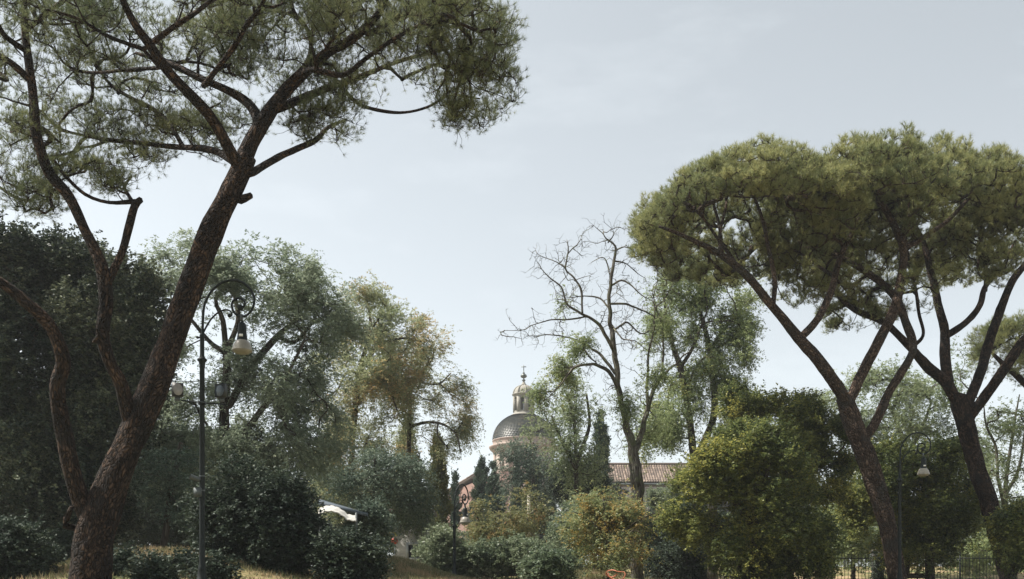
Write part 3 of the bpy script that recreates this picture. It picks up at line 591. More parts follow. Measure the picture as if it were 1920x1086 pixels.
# cedar with level sprays
CED = dict(kind='leaf', k=6, n=13, L=.55, size=.1, rc=.4, out=.9, up=.05, droop=.4, ratio=.22, hang=.2)
tree('cedar', 'blue green cedar with level drooping branches in front of the ochre tree', 40, [[(700, 1060, 0, 7), (702, 940, 0, 5), (704, 880, 0, 3), (705, 850, 0, 2)]],
     [(715, 865, 40, 40, 8, 1.4, 45), (755, 880, 40, 48, 8, 1.4, 60), (700, 900, 40, 60, 9, 1.6, 70), (760, 915, 40, 52, 9, 1.4, 65), (700, 935, 40, 75, 10, 1.6, 85), (768, 945, 40, 42, 8, 1.2, 45), (640, 895, 40, 42, 14, 1.4, 50)], CED, M_bark, M_cedar, seed=80, lob=0)
tree('cedar', 'hazy green cedar with tiered branches in front of the church drum', 74, [[(1000, 1040, 0, 4), (1000, 900, 0, 3.5), (1000, 830, 0, 2)]],
     [(965, 843, 74, 34, 5, 2, 28), (995, 860, 74, 50, 7, 2, 45), (965, 887, 74, 24, 5, 1.6, 20), (1025, 885, 74, 45, 12, 2, 60), (962, 905, 74, 20, 4, 1.5, 14), (1030, 920, 74, 40, 20, 2, 80), (958, 922, 74, 18, 5, 1.5, 12)], dict(CED, size=.14, L=.7, k=7, rc=.6), M_bark, M_cedar, seed=83, lob=0)
tree('cedar', 'bluish cedar bough low beside the large lamp post, lit against deep shade', 27, [[(300, 1070, 0, 7), (320, 930, 0, 6), (340, 830, 0, 4)]],
     [(330, 865, 27, 55, 8, 1, 50), (350, 900, 27, 36, 8, .9, 40), (315, 925, 27, 42, 8, .9, 40), (345, 955, 27, 28, 7, .8, 24), (300, 890, 27, 36, 7, .9, 26)], dict(CED, size=.075, L=.35, rc=.28), M_bark, M_cedar, seed=85, lob=0)

# cypresses
def cypress(lab, x, top, bot, rx, Y, mt, n=420, lobes=1):
    B = []; h = bot-top
    for k in range(9):
        f = k/8; B.append((x, top+h*(.04+f*.93), Y, rx*(.12+.95*f**.55) if f < .75 else rx*(1-.25*(f-.75)*2), h*.085, rx/F*Y*(.15+.95*f**.6), int(n*(.02+.14*f**.5)), .5, -1))
    tree('cypress', lab, Y, [[(x, bot, 0, rx*.13), (x, (top+bot)/2, 0, rx*.09), (x, top+2, 0, .4)]], B,
         dict(kind='leaf', k=8, n=9, L=.3+Y*.002, size=.08+Y*.0012, rc=.12+rx/F*Y*.12, out=.35, up=1.6, droop=-.1, ratio=.22, hang=-.7), M_bark, mt, 'cypresses', seed=int(x), tip=.008, wob=.03, lob=.12)
cypress('tall narrow olive toned cypress at the edge of the gap left of the church', 819, 822, 1010, 25, 58, M_cyp_y, 620)
cypress('broad olive toned cypress standing under the drooping olive tree', 765, 800, 1030, 40, 60, M_cyp_y, 700)
cypress('dark cypress with the highest tip of the pair left of the drum', 903, 866, 1040, 25, 82, M_cyp, 620)
cypress('stout dark cypress touching the drum on its left side', 925, 882, 1045, 26, 80, M_cyp, 620)
cypress('thin dark cypress directly below the drum window', 970, 866, 1030, 15, 78, M_cyp, 360)
cypress('dark cypress right of the thin one, tip reaching the drum', 999, 852, 1040, 28, 76, M_cyp, 620)
cypress('dark pointed cypress left of the long tiled roof', 1126, 786, 960, 24, 70, M_cyp, 600)
cypress('short cypress behind the concrete post', 1030, 915, 1040, 15, 80, M_cyp, 260)
cypress('tiny spruce-like cypress against the brick gable', 853, 893, 990, 8, 88, M_cyp, 160)

# robinia in front of the dome
ROB = dict(kind='leaf', k=6, n=13, L=.5, size=.1, rc=.5, out=.5, up=.1, droop=.5, ratio=.22, hang=.3)
tree('robinia_tree', 'thin feathery tree veiling the right half of the dome', 48, [[(1078, 1060, 0, 5), (1080, 900, 0, 4), (1078, 800, 0, 3), (1065, 740, 0, 2)], [(1080, 880, 0, 4), (1050, 820, .4, 3), (1035, 780, .6, 2)], [(1080, 870, 0, 4), (1105, 800, .4, 3), (1100, 740, .6, 2)]],
     [(1060, 725, 48, 38, 40, 2, 40, .1, -1, .75), (1040, 775, 48, 40, 45, 2.2, 60, .2, -1, .75), (1095, 790, 48, 45, 70, 2.2, 120, .2, -1, .85), (1035, 835, 48, 36, 36, 2.2, 34, .2, -1, .8), (1085, 870, 48, 50, 50, 2.2, 150, .2, -1, .9), (1000, 800, 48, 22, 18, 1.5, 12)], dict(ROB, k=5), M_bark, M_ash, tip=.008, wob=.12, seed=90, group='thin crowned trees')

# the half dead tree
Lb = [[(1196, 1090, 0, 17), (1196, 1000, 0, 16), (1195, 900, 0, 17), (1188, 850, 0, 14), (1175, 800, 0, 9), (1165, 760, 0, 8), (1156, 700, 0, 7.5), (1150, 640, 0, 6.5), (1143, 575, 0, 5), (1147, 520, 0, 4.5), (1153, 480, .2, 3.5), (1152, 460, .2, 3), (1138, 448, .2, 2), (1128, 435, .2, 1.2), (1112, 424, .2, .7)],
      [(1192, 845, 0, 9), (1205, 800, .3, 7), (1218, 750, .5, 6), (1235, 715, .6, 5), (1262, 685, .8, 3), (1290, 660, 1, 1.5)],
      [(1215, 770, .4, 5), (1214, 720, .2, 4), (1216, 660, 0, 3), (1226, 610, -.2, 2.5), (1226, 560, -.3, 1.5), (1234, 520, -.3, .8)],
      [(1240, 705, .6, 3), (1245, 650, .5, 3), (1238, 600, .4, 2.5), (1232, 575, .3, 2), (1248, 560, .2, 1.2), (1262, 530, .1, .7)],
      [(1160, 730, 0, 5), (1140, 695, -.5, 5), (1115, 683, -.8, 4), (1080, 686, -1.1, 3.5), (1064, 700, -1.3, 3), (1050, 720, -1.5, 2), (1030, 745, -1.6, 1)],
      [(1153, 700, 0, 4), (1130, 668, .3, 4), (1105, 652, .5, 3), (1085, 640, .7, 2.5), (1060, 632, .8, 2), (1030, 628, 1, 1.5), (1000, 630, 1.1, 1)],
      [(1152, 660, 0, 5), (1142, 640, -.4, 5), (1125, 610, -.8, 4.5), (1105, 595, -1, 4), (1088, 586, -1.2, 3.5), (1065, 570, -1.3, 3), (1055, 545, -1.3, 2.5), (1040, 530, -1.4, 2), (1020, 510, -1.5, 1.3), (1005, 490, -1.6, .8)],
      [(1092, 588, -1.2, 3), (1090, 550, -1, 3), (1080, 525, -.9, 2.6), (1060, 502, -.8, 2.4), (1066, 470, -.8, 2), (1062, 450, -.8, 1)],
      [(1060, 502, -.8, 2), (1040, 490, -.6, 1.3), (1020, 482, -.4, 1), (1008, 474, -.3, .6)],
      [(1100, 593, -1, 2.5), (1070, 600, -1.4, 2.2), (1045, 600, -1.6, 1.8), (1010, 605, -1.8, 1.4), (980, 618, -2, 1), (948, 620, -2.2, .6)],
      [(1144, 580, 0, 3), (1125, 560, .4, 2.5), (1100, 556, .6, 1.6), (1070, 556, .8, 1)],
      [(1146, 570, 0, 3), (1175, 570, .5, 2.8), (1195, 578, .8, 2.4), (1220, 590, 1, 1.6), (1240, 600, 1.2, 1)],
      [(1147, 535, 0, 3), (1165, 527, -.4, 2.6), (1185, 535, -.6, 2), (1205, 555, -.8, 1.3), (1222, 565, -.9, .8)],
      [(1150, 500, .1, 2.6), (1143, 515, .3, 2), (1140, 495, .4, 1.8), (1130, 482, .5, 1.3), (1110, 492, .6, .8)],
      [(1154, 490, .2, 2.6), (1175, 495, .3, 1.5), (1195, 510, .4, 1), (1210, 520, .4, .6)], [(1153, 470, .2, 2.4), (1172, 462, -.2, 1.5), (1185, 468, -.3, 1), (1196, 480, -.4, .6)], [(1140, 455, .2, 2), (1150, 440, 0, 1.3), (1148, 430, 0, .6)],
      [(1150, 620, 0, 3), (1175, 605, .5, 2.4), (1200, 625, .8, 1.8), (1225, 620, 1, 1.2)], [(1148, 610, 0, 2.5), (1165, 635, -.6, 2), (1190, 640, -1, 1.3), (1215, 660, -1.2, .8)]]
def dead_tree():
    B = [(1190, 640, 36, 50, 40, 1.2, 12, .1, -1, 0, .8, 0)]
    LB = [(1080, 650, 36, 40, 22, .9, 50, .1, -1, .8), (1060, 700, 36, 45, 30, .9, 70, .1, -1, .8), (1030, 740, 36, 35, 35, .9, 50, .1, -1, .8), (1220, 720, 36, 40, 40, 1, 46, .1, -1, .7), (1145, 760, 36, 50, 45, 1.2, 50, .1, -1, .7), (1060, 570, 36, 14, 14, .5, 8), (1238, 610, 36, 14, 25, .6, 20), (1215, 800, 36.5, 55, 50, 1, 70, .1, -1, .8)]
    tree('dead_tree', 'half dead tree with bare twisting grey branches and a stout cracked trunk', 36, Lb, B, dict(kind='leaf', k=5, n=12, L=.4, size=.085, rc=.3, out=0, up=-.1, droop=.5, ratio=.22, hang=.3), M_grey, M_robinia, sides=16, rough=.1, tip=.0045, pw=.42, angw=.7, wob=.1, seg=.12, seed=100, rs=.7, kink=.045, shoots=((260, .75), (1000, .42), (2000, .22)), leafy=LB)
dead_tree()

# green trees behind
tree('robinia_tree', 'green tree with two dark stems between the dead tree and the right pines', 50,
     [[(1318, 1060, 0, 8), (1300, 860, 0, 7), (1290, 770, 0, 6.5), (1275, 690, 0, 6), (1262, 650, .2, 4), (1250, 600, .4, 3), (1245, 560, .5, 2)], [(1300, 870, 0, 7), (1338, 780, .6, 6.5), (1335, 690, .8, 6), (1325, 630, 1, 5), (1310, 580, 1.2, 3), (1290, 540, 1.2, 2)],
      [(1330, 660, .9, 4), (1355, 620, 1.3, 3), (1385, 590, 1.8, 2)], [(1275, 690, 0, 4), (1300, 650, -.5, 3), (1320, 600, -.8, 2)]],
     [(1290, 540, 50, 75, 48, 3, 240, .2, -1, .85), (1360, 560, 50, 60, 45, 3, 160, .2, -1, .8), (1260, 620, 50, 55, 50, 3, 150, .2, -1, .75), (1370, 660, 50, 50, 75, 3, 260, .2, -1, .8), (1310, 680, 50, 60, 70, 3, 150, .2, -1, .7), (1270, 780, 50, 60, 70, 3, 230, .2, -1, .8), (1370, 760, 50, 40, 50, 2.5, 150, .2, -1, .85), (1230, 830, 50, 50, 40, 2.5, 110, .2, -1, .75)],
     dict(ROB, k=7, size=.11), M_bark, M_robinia, tip=.009, wob=.12, seed=110, group='thin crowned trees')
tree('robinia_tree', 'pale green tree seen between the stems of the right pines', 62,
     [[(1700, 1060, 0, 5), (1702, 900, 0, 4.5), (1700, 840, 0, 4), (1680, 790, .4, 3), (1660, 740, .5, 2)], [(1700, 860, 0, 4), (1730, 800, .3, 3), (1745, 760, .4, 2)], [(1705, 880, 0, 3), (1780, 830, -.5, 2.5), (1840, 820, -.8, 1.5)]],
     [(1650, 735, 62, 80, 45, 3.5, 170, .2, -1, .8), (1740, 770, 62, 75, 55, 3.5, 230, .2, -1, .8), (1660, 810, 62, 80, 50, 3.5, 190, .2, -1, .85), (1800, 850, 62, 60, 55, 3.5, 150, .2, -1, .85), (1560, 780, 62, 60, 45, 3.5, 100, .2, -1, .8)], dict(ROB, size=.14, L=.7, rc=.6), M_bark, M_ash, tip=.01, wob=.12, seed=120, group='thin crowned trees')
tree('robinia_tree', 'slender light stemmed tree between the dark pine trunk and the frame edge', 44,
     [[(1885, 1060, 0, 6), (1884, 980, 0, 5.5), (1886, 900, 0, 4), (1895, 840, .2, 3), (1905, 780, .3, 2), (1912, 740, .3, 1)], [(1884, 950, 0, 4), (1872, 900, -.3, 3), (1868, 840, -.4, 2.6), (1850, 800, -.5, 2), (1845, 760, -.5, 1)], [(1884, 930, 0, 4), (1910, 880, .4, 3), (1925, 800, .6, 2)]],
     [(1870, 810, 44, 35, 55, 2, 70, .1, -1, .7), (1910, 800, 44, 35, 60, 2, 80, .1, -1, .7), (1880, 890, 44, 42, 40, 2, 90, .1, -1, .8), (1905, 950, 44, 35, 30, 2, 80, .1, -1), (1795, 690, 44, 16, 45, 1, 20, .1, -1)], dict(ROB, k=5, size=.1), M_grey, M_ash, tip=.008, wob=.12, seed=130, group='thin crowned trees')

# laurels, the sun on their tops put in as yellow leaf patches
LAU = dict(kind='leaf', k=9, n=12, L=.3, size=.08, rc=.38, out=.9, up=.5, droop=.15, ratio=.3)
tree('laurel_tree', 'wide bushy laurel coloured with sunlit yellow green patches, standing in front of the tiled roof end', 32,
     [[(1420, 1090, 0, 10), (1418, 980, 0, 9), (1420, 880, 0, 6), (1415, 820, 0, 3)], [(1420, 1000, 0, 7), (1370, 930, -.5, 5), (1330, 880, -.8, 3)], [(1420, 1000, 0, 7), (1480, 930, .5, 5), (1510, 880, .8, 3)], [(1416, 960, 0, 5), (1440, 880, -.8, 4), (1450, 810, -1, 2)]],
     [(1395, 848, 32, 68, 52, 1.6, 400, .55, -.9), (1330, 895, 32, 66, 60, 1.6, 380, .5, -1, .95), (1440, 900, 32, 90, 100, 1.8, 560, .55, -1), (1300, 960, 32, 55, 55, 1.4, 200, .4, -1, .9), (1470, 1010, 32, 85, 80, 1.7, 460, .55, -1), (1400, 1030, 32, 75, 70, 1.5, 300, .5, -1), (1530, 1030, 32, 40, 60, 1.3, 200, .4, -1)],
     LAU, M_bark, M_laurel, 'yellow topped laurels', seed=140, lob=.3)
tree('laurel_tree', 'taller laurel behind, reaching a curved bough toward the forked pine', 38,
     [[(1480, 1080, 0, 9), (1478, 900, 0, 8), (1470, 800, 0, 4), (1450, 760, 0, 3)], [(1478, 900, 0, 6), (1530, 868, -.4, 5), (1570, 850, -.5, 4), (1600, 860, -.6, 2)], [(1476, 880, 0, 5), (1520, 800, .5, 3), (1530, 760, .6, 2)]],
     [(1415, 762, 38, 60, 32, 2, 200, .4, -1, .85), (1490, 798, 38, 62, 46, 2, 240, .4, -1, .85), (1560, 838, 38, 50, 52, 2, 230, .4, -1, .8), (1550, 900, 38, 40, 40, 1.6, 110, .3, -1, .75), (1470, 870, 38, 70, 60, 2, 220, .4, -1)], dict(LAU, size=.09), M_bark, M_laurel, 'yellow topped laurels', seed=150)
tree('laurel_tree', 'rounded laurel coloured with sunlit yellow patches directly behind the right street lamp', 41,
     [[(1745, 1080, 0, 9), (1742, 960, 0, 8), (1740, 880, 0, 4)], [(1700, 1080, 0, 5), (1705, 980, 0, 4), (1690, 900, 0, 2)], [(1742, 980, 0, 5), (1780, 930, .3, 4), (1790, 880, .4, 2)]],
     [(1670, 880, 41, 62, 42, 2, 260, .4, -1), (1750, 880, 41, 62, 50, 2, 300, .4, -1), (1640, 930, 41, 60, 50, 2, 220, .4, -1, .9), (1740, 960, 41, 80, 60, 2, 400, .5, -1), (1620, 960, 41, 40, 50, 1.6, 120, .3, -1, .85), (1810, 950, 41, 40, 60, 1.6, 150, .3, -1, .8), (1720, 1030, 41, 75, 45, 2, 220, .4, -1, .85)], dict(LAU, size=.095, rc=.45), M_bark, M_laurel, 'yellow topped laurels', seed=160)
tree('broadleaf_tree', 'soft light green tree low behind the iron fence, between laurel and forked pine', 58, [[(1600, 1070, 0, 4), (1600, 1000, 0, 3), (1605, 960, 0, 2)]],
     [(1600, 1010, 58, 55, 60, 3, 330, .3, -1), (1570, 960, 58, 40, 45, 3, 120, .2, -1, .8), (1850, 1040, 58, 70, 40, 3, 200, .3, -1)], dict(ROB, size=.15), M_bark, M_robinia, seed=165)

# saplings turning colour in the middle
tree('sapling', 'small tree with orange and yellow leaves in front of the church', 42, [[(920, 1070, 0, 3), (930, 1010, 0, 2.5), (950, 980, 0, 2), (990, 965, 0, 1)], [(925, 1030, 0, 2), (905, 990, 0, 1.5), (890, 960, 0, 1)]],
     [(905, 975, 42, 36, 35, 1.4, 60, .1, -1, .8), (960, 985, 42, 60, 32, 1.6, 100, .1, -1, .75), (910, 1020, 42, 42, 28, 1.4, 110, .1, -1), (1000, 975, 42, 32, 22, 1.2, 60, .1, -1, .8), (980, 935, 42, 30, 10, 1, 14)], dict(ROB, k=5, size=.1), M_bark, M_autumn, 'turning saplings', lob=.14, seed=170, tip=.006)
tree('sapling', 'spreading sapling turning yellow in front of the dead tree trunk', 33, [[(1140, 1085, 0, 3), (1140, 1030, 0, 3), (1135, 980, 0, 2), (1130, 935, 0, 1)], [(1140, 1020, 0, 2), (1190, 980, -.3, 1.5), (1225, 965, -.4, 1)], [(1138, 1000, 0, 2), (1095, 970, .3, 1.2), (1075, 960, .3, .8)]],
     [(1140, 945, 33, 60, 34, 1.3, 120, .1, -1, .85), (1110, 995, 33, 55, 32, 1.2, 120, .1, -1, .85), (1190, 975, 33, 70, 30, 1.2, 130, .1, -1, .8), (1150, 1030, 33, 60, 26, 1.2, 100, .1, -1, .8)], dict(ROB, k=6, size=.08, L=.36), M_bark, M_ailan, 'turning saplings', lob=.14, seed=180, tip=.005)
tree('sapling', 'pale green leafy sapling left of the yellow one, under the dark evergreen', 38, [[(1085, 1080, 0, 3), (1085, 1010, 0, 2), (1080, 950, 0, 1)]],
     [(1075, 985, 38, 40, 48, 1.4, 240, .1, -1, .95), (1060, 1030, 38, 30, 25, 1.2, 80)], dict(ROB, k=6, size=.09, L=.4), M_bark, M_shrub, 'turning saplings', seed=190, tip=.005)
tree('bare_trunk_tree', 'straight fissured trunk whose top vanishes into the yellow laurel', 35, [[(1336, 1090, 0, 10), (1335, 1040, 0, 9.5), (1336, 960, 0, 9), (1340, 880, 0, 6)]],
     [(1345, 880, 35, 28, 30, 1, 40)], dict(LAU), M_grey, M_laurel, seed=195)

# woods that close the view far behind
for i, (x, Y, h, wd) in enumerate(((-60, 60, 700, 150), (150, 58, 640, 150), (420, 62, 800, 150), (560, 70, 840, 140), (680, 72, 880, 120), (1230, 120, 985, 60), (1390, 100, 960, 110), (1480, 84, 900, 80), (1700, 90, 930, 120), (1830, 86, 960, 110), (1960, 80, 930, 110))):
    q = Y/F
    tree('broadleaf_tree', ['far dark tree mass seen %s' % s for s in ('beyond the corner oak', 'beyond the forked pine trunk', 'beyond the silver green tree', 'under the boughs of the silver green tree', 'beyond the cedar', 'below the long tiled roof', 'beyond the fissured trunk', 'through the gap of the laurels', 'beyond the right street lamp', 'beyond the darkest pine trunk', 'beyond the frame edge bush')][i], Y,
         stems(x, 1060, 3, h+60, wd*.4, 3), [(x, h+55, Y, wd*.8, 60, 3, 150, .3, -1), (x, (h+1080)/2, Y, wd, (1080-h)*.45, 3, 380, .5, -1)],
         dict(kind='leaf', k=6, n=10, L=.6, size=.2, rc=.8, out=.7, up=.3, droop=.3, ratio=.35), M_bark, M_dark if x < 700 else M_ash, 'background trees', seed=200+i)
# ================================================================ church
M_plaster = plain('pink_plaster', (.32, .25, .215), .9, 0, .14, .8, .3)
M_stone = plain('pale_travertine', (.26, .245, .21), .85, 0, .15, 1.5, .3)
M_brick = plain('red_rendered_brick', (.27, .17, .14), .9, 0, .2, 1.2, .4)
M_wall = plain('grey_brown_wall', (.05, .046, .044), .9, 0, .2, 1.1, .4)
M_pane = plain('dark_window_glass', (.03, .035, .04), .15, 0, .2, 3)
def scale_mat():
    m, nt, b, ns, L = mat('glazed_dome_tiles')
    a = ns.new('ShaderNodeAttribute'); a.attribute_name = 'rnd'
    r = ramp(ns, [(0, (.025, .032, .03)), (.6, (.05, .056, .048)), (1, (.12, .105, .075))]); L.new(a.outputs['Fac'], r.inputs['Fac']); L.new(r.outputs['Color'], b.inputs['Base Color'])
    b.inputs['Roughness'].default_value = .45; b.inputs['Specular IOR Level'].default_value = .5; return m
def roof_mat():
    m, nt, b, ns, L = mat('clay_roof_tiles')
    a = ns.new('ShaderNodeAttribute'); a.attribute_name = 'rnd'
    r = ramp(ns, [(0, (.1, .075, .06)), (.5, (.155, .115, .09)), (1, (.25, .19, .15))]); L.new(a.outputs['Fac'], r.inputs['Fac']); L.new(r.outputs['Color'], b.inputs['Base Color']); b.inputs['Roughness'].default_value = .9; return m
M_scale = scale_mat(); M_roof = roof_mat()

def tiled_roof(o, u, v, W, Hh, parent, pitch=.3):
    """barrel tiles: half-round ridges running down a plane from o; u along the eave, v down the slope"""
    u = np.array(u, float); v = np.array(v, float); n = np.cross(u, v); n /= np.linalg.norm(n)
    if n[2] < 0: n = -n
    mb = MB(); nc = int(W/pitch); nr = int(Hh/.55)
    for i in range(nc):
        for j in range(nr):
            p0 = o+u*(i*pitch)+v*(j*.55); r = rng.random(); k = 5; pts = []
            for e, s, lift in ((0, 1.0, 0.0), (.62, .86, .05)):
                for a in range(k):
                    th = math.pi*a/(k-1); pts.append(p0+v*e+u*(pitch*.5-math.cos(th)*pitch*.5*s)+n*(math.sin(th)*.13*s+lift+.02))
            q = [(a, a+1, k+a+1, k+a) for a in range(k-1)]
            mb.add(pts, q, rnd=np.full(2*k, r))
    c = [o-n*.05, o+u*W-n*.05, o+u*W+v*Hh-n*.05, o+v*Hh-n*.05, o-n*.3, o+u*W-n*.3, o+u*W+v*Hh-n*.3, o+v*Hh-n*.3]
    mb.add(c, [(0, 1, 2, 3), (7, 6, 5, 4), (0, 4, 5, 1), (1, 5, 6, 2), (2, 6, 7, 3), (3, 7, 4, 0)], rnd=np.full(8, .1))
    return mb.build('roof', M_roof, parent, leaf=True)

def church():
    Y = 140.0; q = Y/F; c = at(982, 828, Y); cx, cy, zs = c; g = float(ground_z(cx, cy))
    t = thing('church', 'domed church with fish scale tiled dome, white lantern and pink drum among cypresses', 'church', (cx, cy, g))
    R = 57.5*q
    # dome of overlapping scales on a shell
    mb = MB(); Hd = 52*q; n = 40
    prof = [(R*math.cos(a)*.99, Hd*math.sin(a)) for a in np.linspace(0, 1.38, 18)]
    mb.lathe(prof, (cx, cy, zs), 64)
    rows = 22
    for j in range(rows):
        a = 1.33*j/rows; a2 = 1.33*(j+1.45)/rows; r0, z0 = R*math.cos(a), Hd*math.sin(a); r1, z1 = R*math.cos(a2), Hd*math.sin(a2); m = max(14, int(66*math.cos(a)))
        for k in range(m):
            th = (k+.5*(j % 2))*2*math.pi/m; hw = math.pi/m*.96; pts = []
            for rr, zz, ww, o in ((r1, z1, 1, .01), ((r0*.75+r1*.25), z0*.75+z1*.25, 1, .09), (r0, z0, .45, .13)):
                for s in (-1, 1):
                    b = th+s*hw*ww; pts.append((cx+(rr+o)*math.cos(b), cy+(rr+o)*math.sin(b), zs+zz+o*.4))
            v = float(rng.random()*.75+.25*((k*7//m) % 2)); mb.add(pts, [(0, 1, 3, 2), (2, 3, 5, 4)], rnd=np.full(6, v))
    # eight raised ribs
    mb.build('dome', M_scale, t, leaf=True)
    # drum with stepped cornice
    md = MB(); z = lambda y: at(0, y, Y)[2]
    H0 = z(1000)
    md.lathe([(R*.955, H0), (R*.955, z(872)), (R*.975, z(871)), (R*.975, z(867)), (R*.955, z(866)), (R*.955, z(852)), (R*1.0, z(851)), (R*1.02, z(848)), (R*1.1, z(844)), (R*1.13, z(841)), (R*1.14, z(839)), (R*1.03, z(838)), (R*1.01, z(835)), (R*1.01, z(829.5)), (R*1.03, z(828.5)), (R*1.03, z(827)), (R*.9, z(826.5))], (cx, cy, 0), 72)
    for k in range(16):
        a = (k+.5)*math.pi/8; md.box((cx+R*.965*math.cos(a), cy+R*.965*math.sin(a), (z(1000)+z(852))/2), (.22, .75, z(852)-z(1000)), a)
    md.build('drum', M_plaster, t)
    for k in range(8):
        a = -math.pi/2-.16+k*math.pi/4+.0; rr = R*.965
        wx, wy = cx+rr*math.cos(a), cy+rr*math.sin(a)
        mw = MB(); zc = (z(880)+z(868))/2; hh = 1.1
        for sx in (-1, 1): mw.box((wx-sx*.62*math.sin(a), wy+sx*.62*math.cos(a), zc), (.22, .2, hh), a)
        for sz in (-1, 1): mw.box((wx, wy, zc+sz*(hh/2+.1)), (.26, 1.5, .2), a)
        wn = mw.build('window', M_stone, t)
        mp = MB(); mp.box((wx-.05*math.cos(a), wy-.05*math.sin(a), zc), (.14, 1.04, hh), a); mp.box((wx+.05*math.cos(a), wy+.05*math.sin(a), zc), (.05, .07, hh), a); pn = mp.build('pane', M_pane, wn); pn.location = (0, 0, 0)
    # lantern: base, eight piers with arches, cornice, little ribbed dome, ball and cross
    ml = MB(); r = 18.5*q; lz = z(778)
    ml.lathe([(r*1.25, z(783)), (r*1.25, z(778)), (r*1.12, z(777.5)), (r*1.05, z(775)), (r*1.05, z(772))], (cx, cy, 0), 32)
    z1 = z(745); z0 = z(774); N = 8
    for k in range(N):
        a = k*2*math.pi/N+math.pi/8*.6; ml.box((cx+r*.93*math.cos(a), cy+r*.93*math.sin(a), (z0+z1)/2), (.4, .52, z1-z0), a)
        ml.box((cx+r*1.03*math.cos(a), cy+r*1.03*math.sin(a), (z0+z1)/2), (.14, .26, z1-z0), a)
        b = a+math.pi/N
        # arch head between the piers
        w2 = r*.93*math.sin(math.pi/N)-.2; pc = np.array([cx+r*.9*math.cos(b), cy+r*.9*math.sin(b)]); tx = np.array([-math.sin(b), math.cos(b)]); nx = np.array([math.cos(b), math.sin(b)])
        pts = []; K = 7; za = z1-w2-.12
        for o in (-.16, .16):
            for i in range(K):
                th = math.pi*i/(K-1); x = -math.cos(th)*w2; pts.append((*(pc+tx*x+nx*o), za+math.sin(th)*w2))
            for i in range(K):
                th = math.pi*i/(K-1); x = -math.cos(th)*w2; pts.append((*(pc+tx*x*1.05+nx*o), z1))
        qs = [(i, i+1, K+i+1, K+i) for i in range(K-1)]; qs += [(2*K+i+1, 2*K+i, 3*K+i, 3*K+i+1) for i in range(K-1)]; qs += [(i+1, i, 2*K+i, 2*K+i+1) for i in range(K-1)]
        ml.add(pts, qs)
    ml.lathe([(r*.8, z1-.02), (r*1.04, z1), (r*1.06, z(743)), (r*1.18, z(741.5)), (r*1.2, z(740)), (r*1.04, z(739)), (r*1.02, z(737))], (cx, cy, 0), 32)
    ln = ml.build('lantern', M_stone, t)
    mr = MB(); pr = [(r*1.02*math.cos(a), z(739)+16.5*q*math.sin(a)) for a in np.linspace(0, 1.3, 10)]
    mr.lathe(pr, (cx, cy, 0), 32)
    for k in range(8):
        a = k*math.pi/4+.2; P = [(cx+(x+.03)*math.cos(a), cy+(x+.03)*math.sin(a), zz) for x, zz in pr]; mr.tube(P, np.linspace(.14, .07, len(P)), 6)
    mr.lathe([(r*.3, z(724)), (r*.32, z(722)), (r*.2, z(720)), (r*.14, z(717)), (.08, z(715))], (cx, cy, 0), 16)
    ld = mr.build('lantern_dome', M_stone, t, smooth=False)
    mf = MB(); mf.lathe([(.1, z(716)), (.28, z(713)), (.07, z(711)), (.09, z(709.5)), (.35, z(708)), (.46, z(705.5)), (.35, z(702.5)), (.1, z(701)), (.2, z(700)), (.06, z(698)), (.05, z(685)), (.01, z(684.6))], (cx, cy, 0), 14)
    mf.box((cx, cy, z(688)), (.7, .09, .09)); mf.build('cross', plain('bronze_finial', (.12, .13, .12), .5, .6), t)
    # body of the church under the drum
    mb = MB(); mb.box((cx, cy, (g+z(1000))/2), (11, 11, z(1000)-g)); mb.box((cx, cy-.2, z(1000)+.25), (11.6, 11.6, .5)); mb.build('nave', M_plaster, t)
    mb = MB(); zt = z(926); mb.box((cx-1.0, cy-5.2, (g+zt)/2), (9.4, 4.6, zt-g)); mb.box((cx-1.0, cy-5.2, zt+.2), (10.0, 5.2, .4)); mb.build('choir', M_plaster, t)
church()

def gable():
    Y = 118.0; q = Y/F; z = lambda y: at(0, y, Y)[2]; x = lambda p: at(p, 0, Y)[0]
    g = float(ground_z(0, Y)); t = thing('chapel', 'red rendered building with sloping tiled roof and small stone finial, left of the dome', 'building', (x(870), Y, g))
    mb = MB(); x0, x1, xr = x(837), x(905), x(905)
    pts = []
    for yy in (Y, Y+9): pts += [(x0, yy, g), (x1+3, yy, g), (x1+3, yy, z(878)), (x0, yy, z(926))]
    mb.add(pts, [(0, 1, 2, 3), (7, 6, 5, 4), (0, 3, 7, 4), (1, 5, 6, 2), (3, 2, 6, 7)])
    mb.box(((x0+x1)/2, Y-.12, z(932)), (x1-x0+.6, .5, .35)); mb.build('wall', M_brick, t)
    a = np.array([x0-.4, Y-.6, z(930)]); b = np.array([x(899), Y-.6, z(888)]); u = (b-a); W = np.linalg.norm(u)
    o = b+np.array([0, 0, .2]); tiled_roof(o, (0, 1, 0), -u/W, 9.5, W, t)
    ms = MB(); ms.box((x(901), Y-.4, z(886)), (.9, .9, 1.0)); ms.lathe([(.55, 0), (.6, .15), (.2, .3), (.18, .5), (.34, .7), (.3, .9), (.08, 1.1), (.3, 1.15), (.05, 1.3)], (x(901), Y-.4, z(878)-.4), 12); ms.build('finial', M_stone, t)
    for (p, y0, y1) in ((872, 958, 985), (884, 958, 985), (872, 1000, 1020)):
        mw = MB(); cxx = x(p); w = .55
        for s in (-1, 1): mw.box((cxx+s*w*.62, Y-.06, (z(y0)+z(y1))/2), (.14, .22, z(y0)-z(y1)))
        mw.box((cxx, Y-.06, z(y0)+.08), (w*1.6, .26, .18)); wn = mw.build('window', M_stone, t)
        mp = MB(); mp.box((cxx, Y-.02, (z(y0)+z(y1))/2), (w*1.06, .12, z(y0)-z(y1))); o = mp.build('pane', M_pane, wn); o.location = (0, 0, 0)
gable()

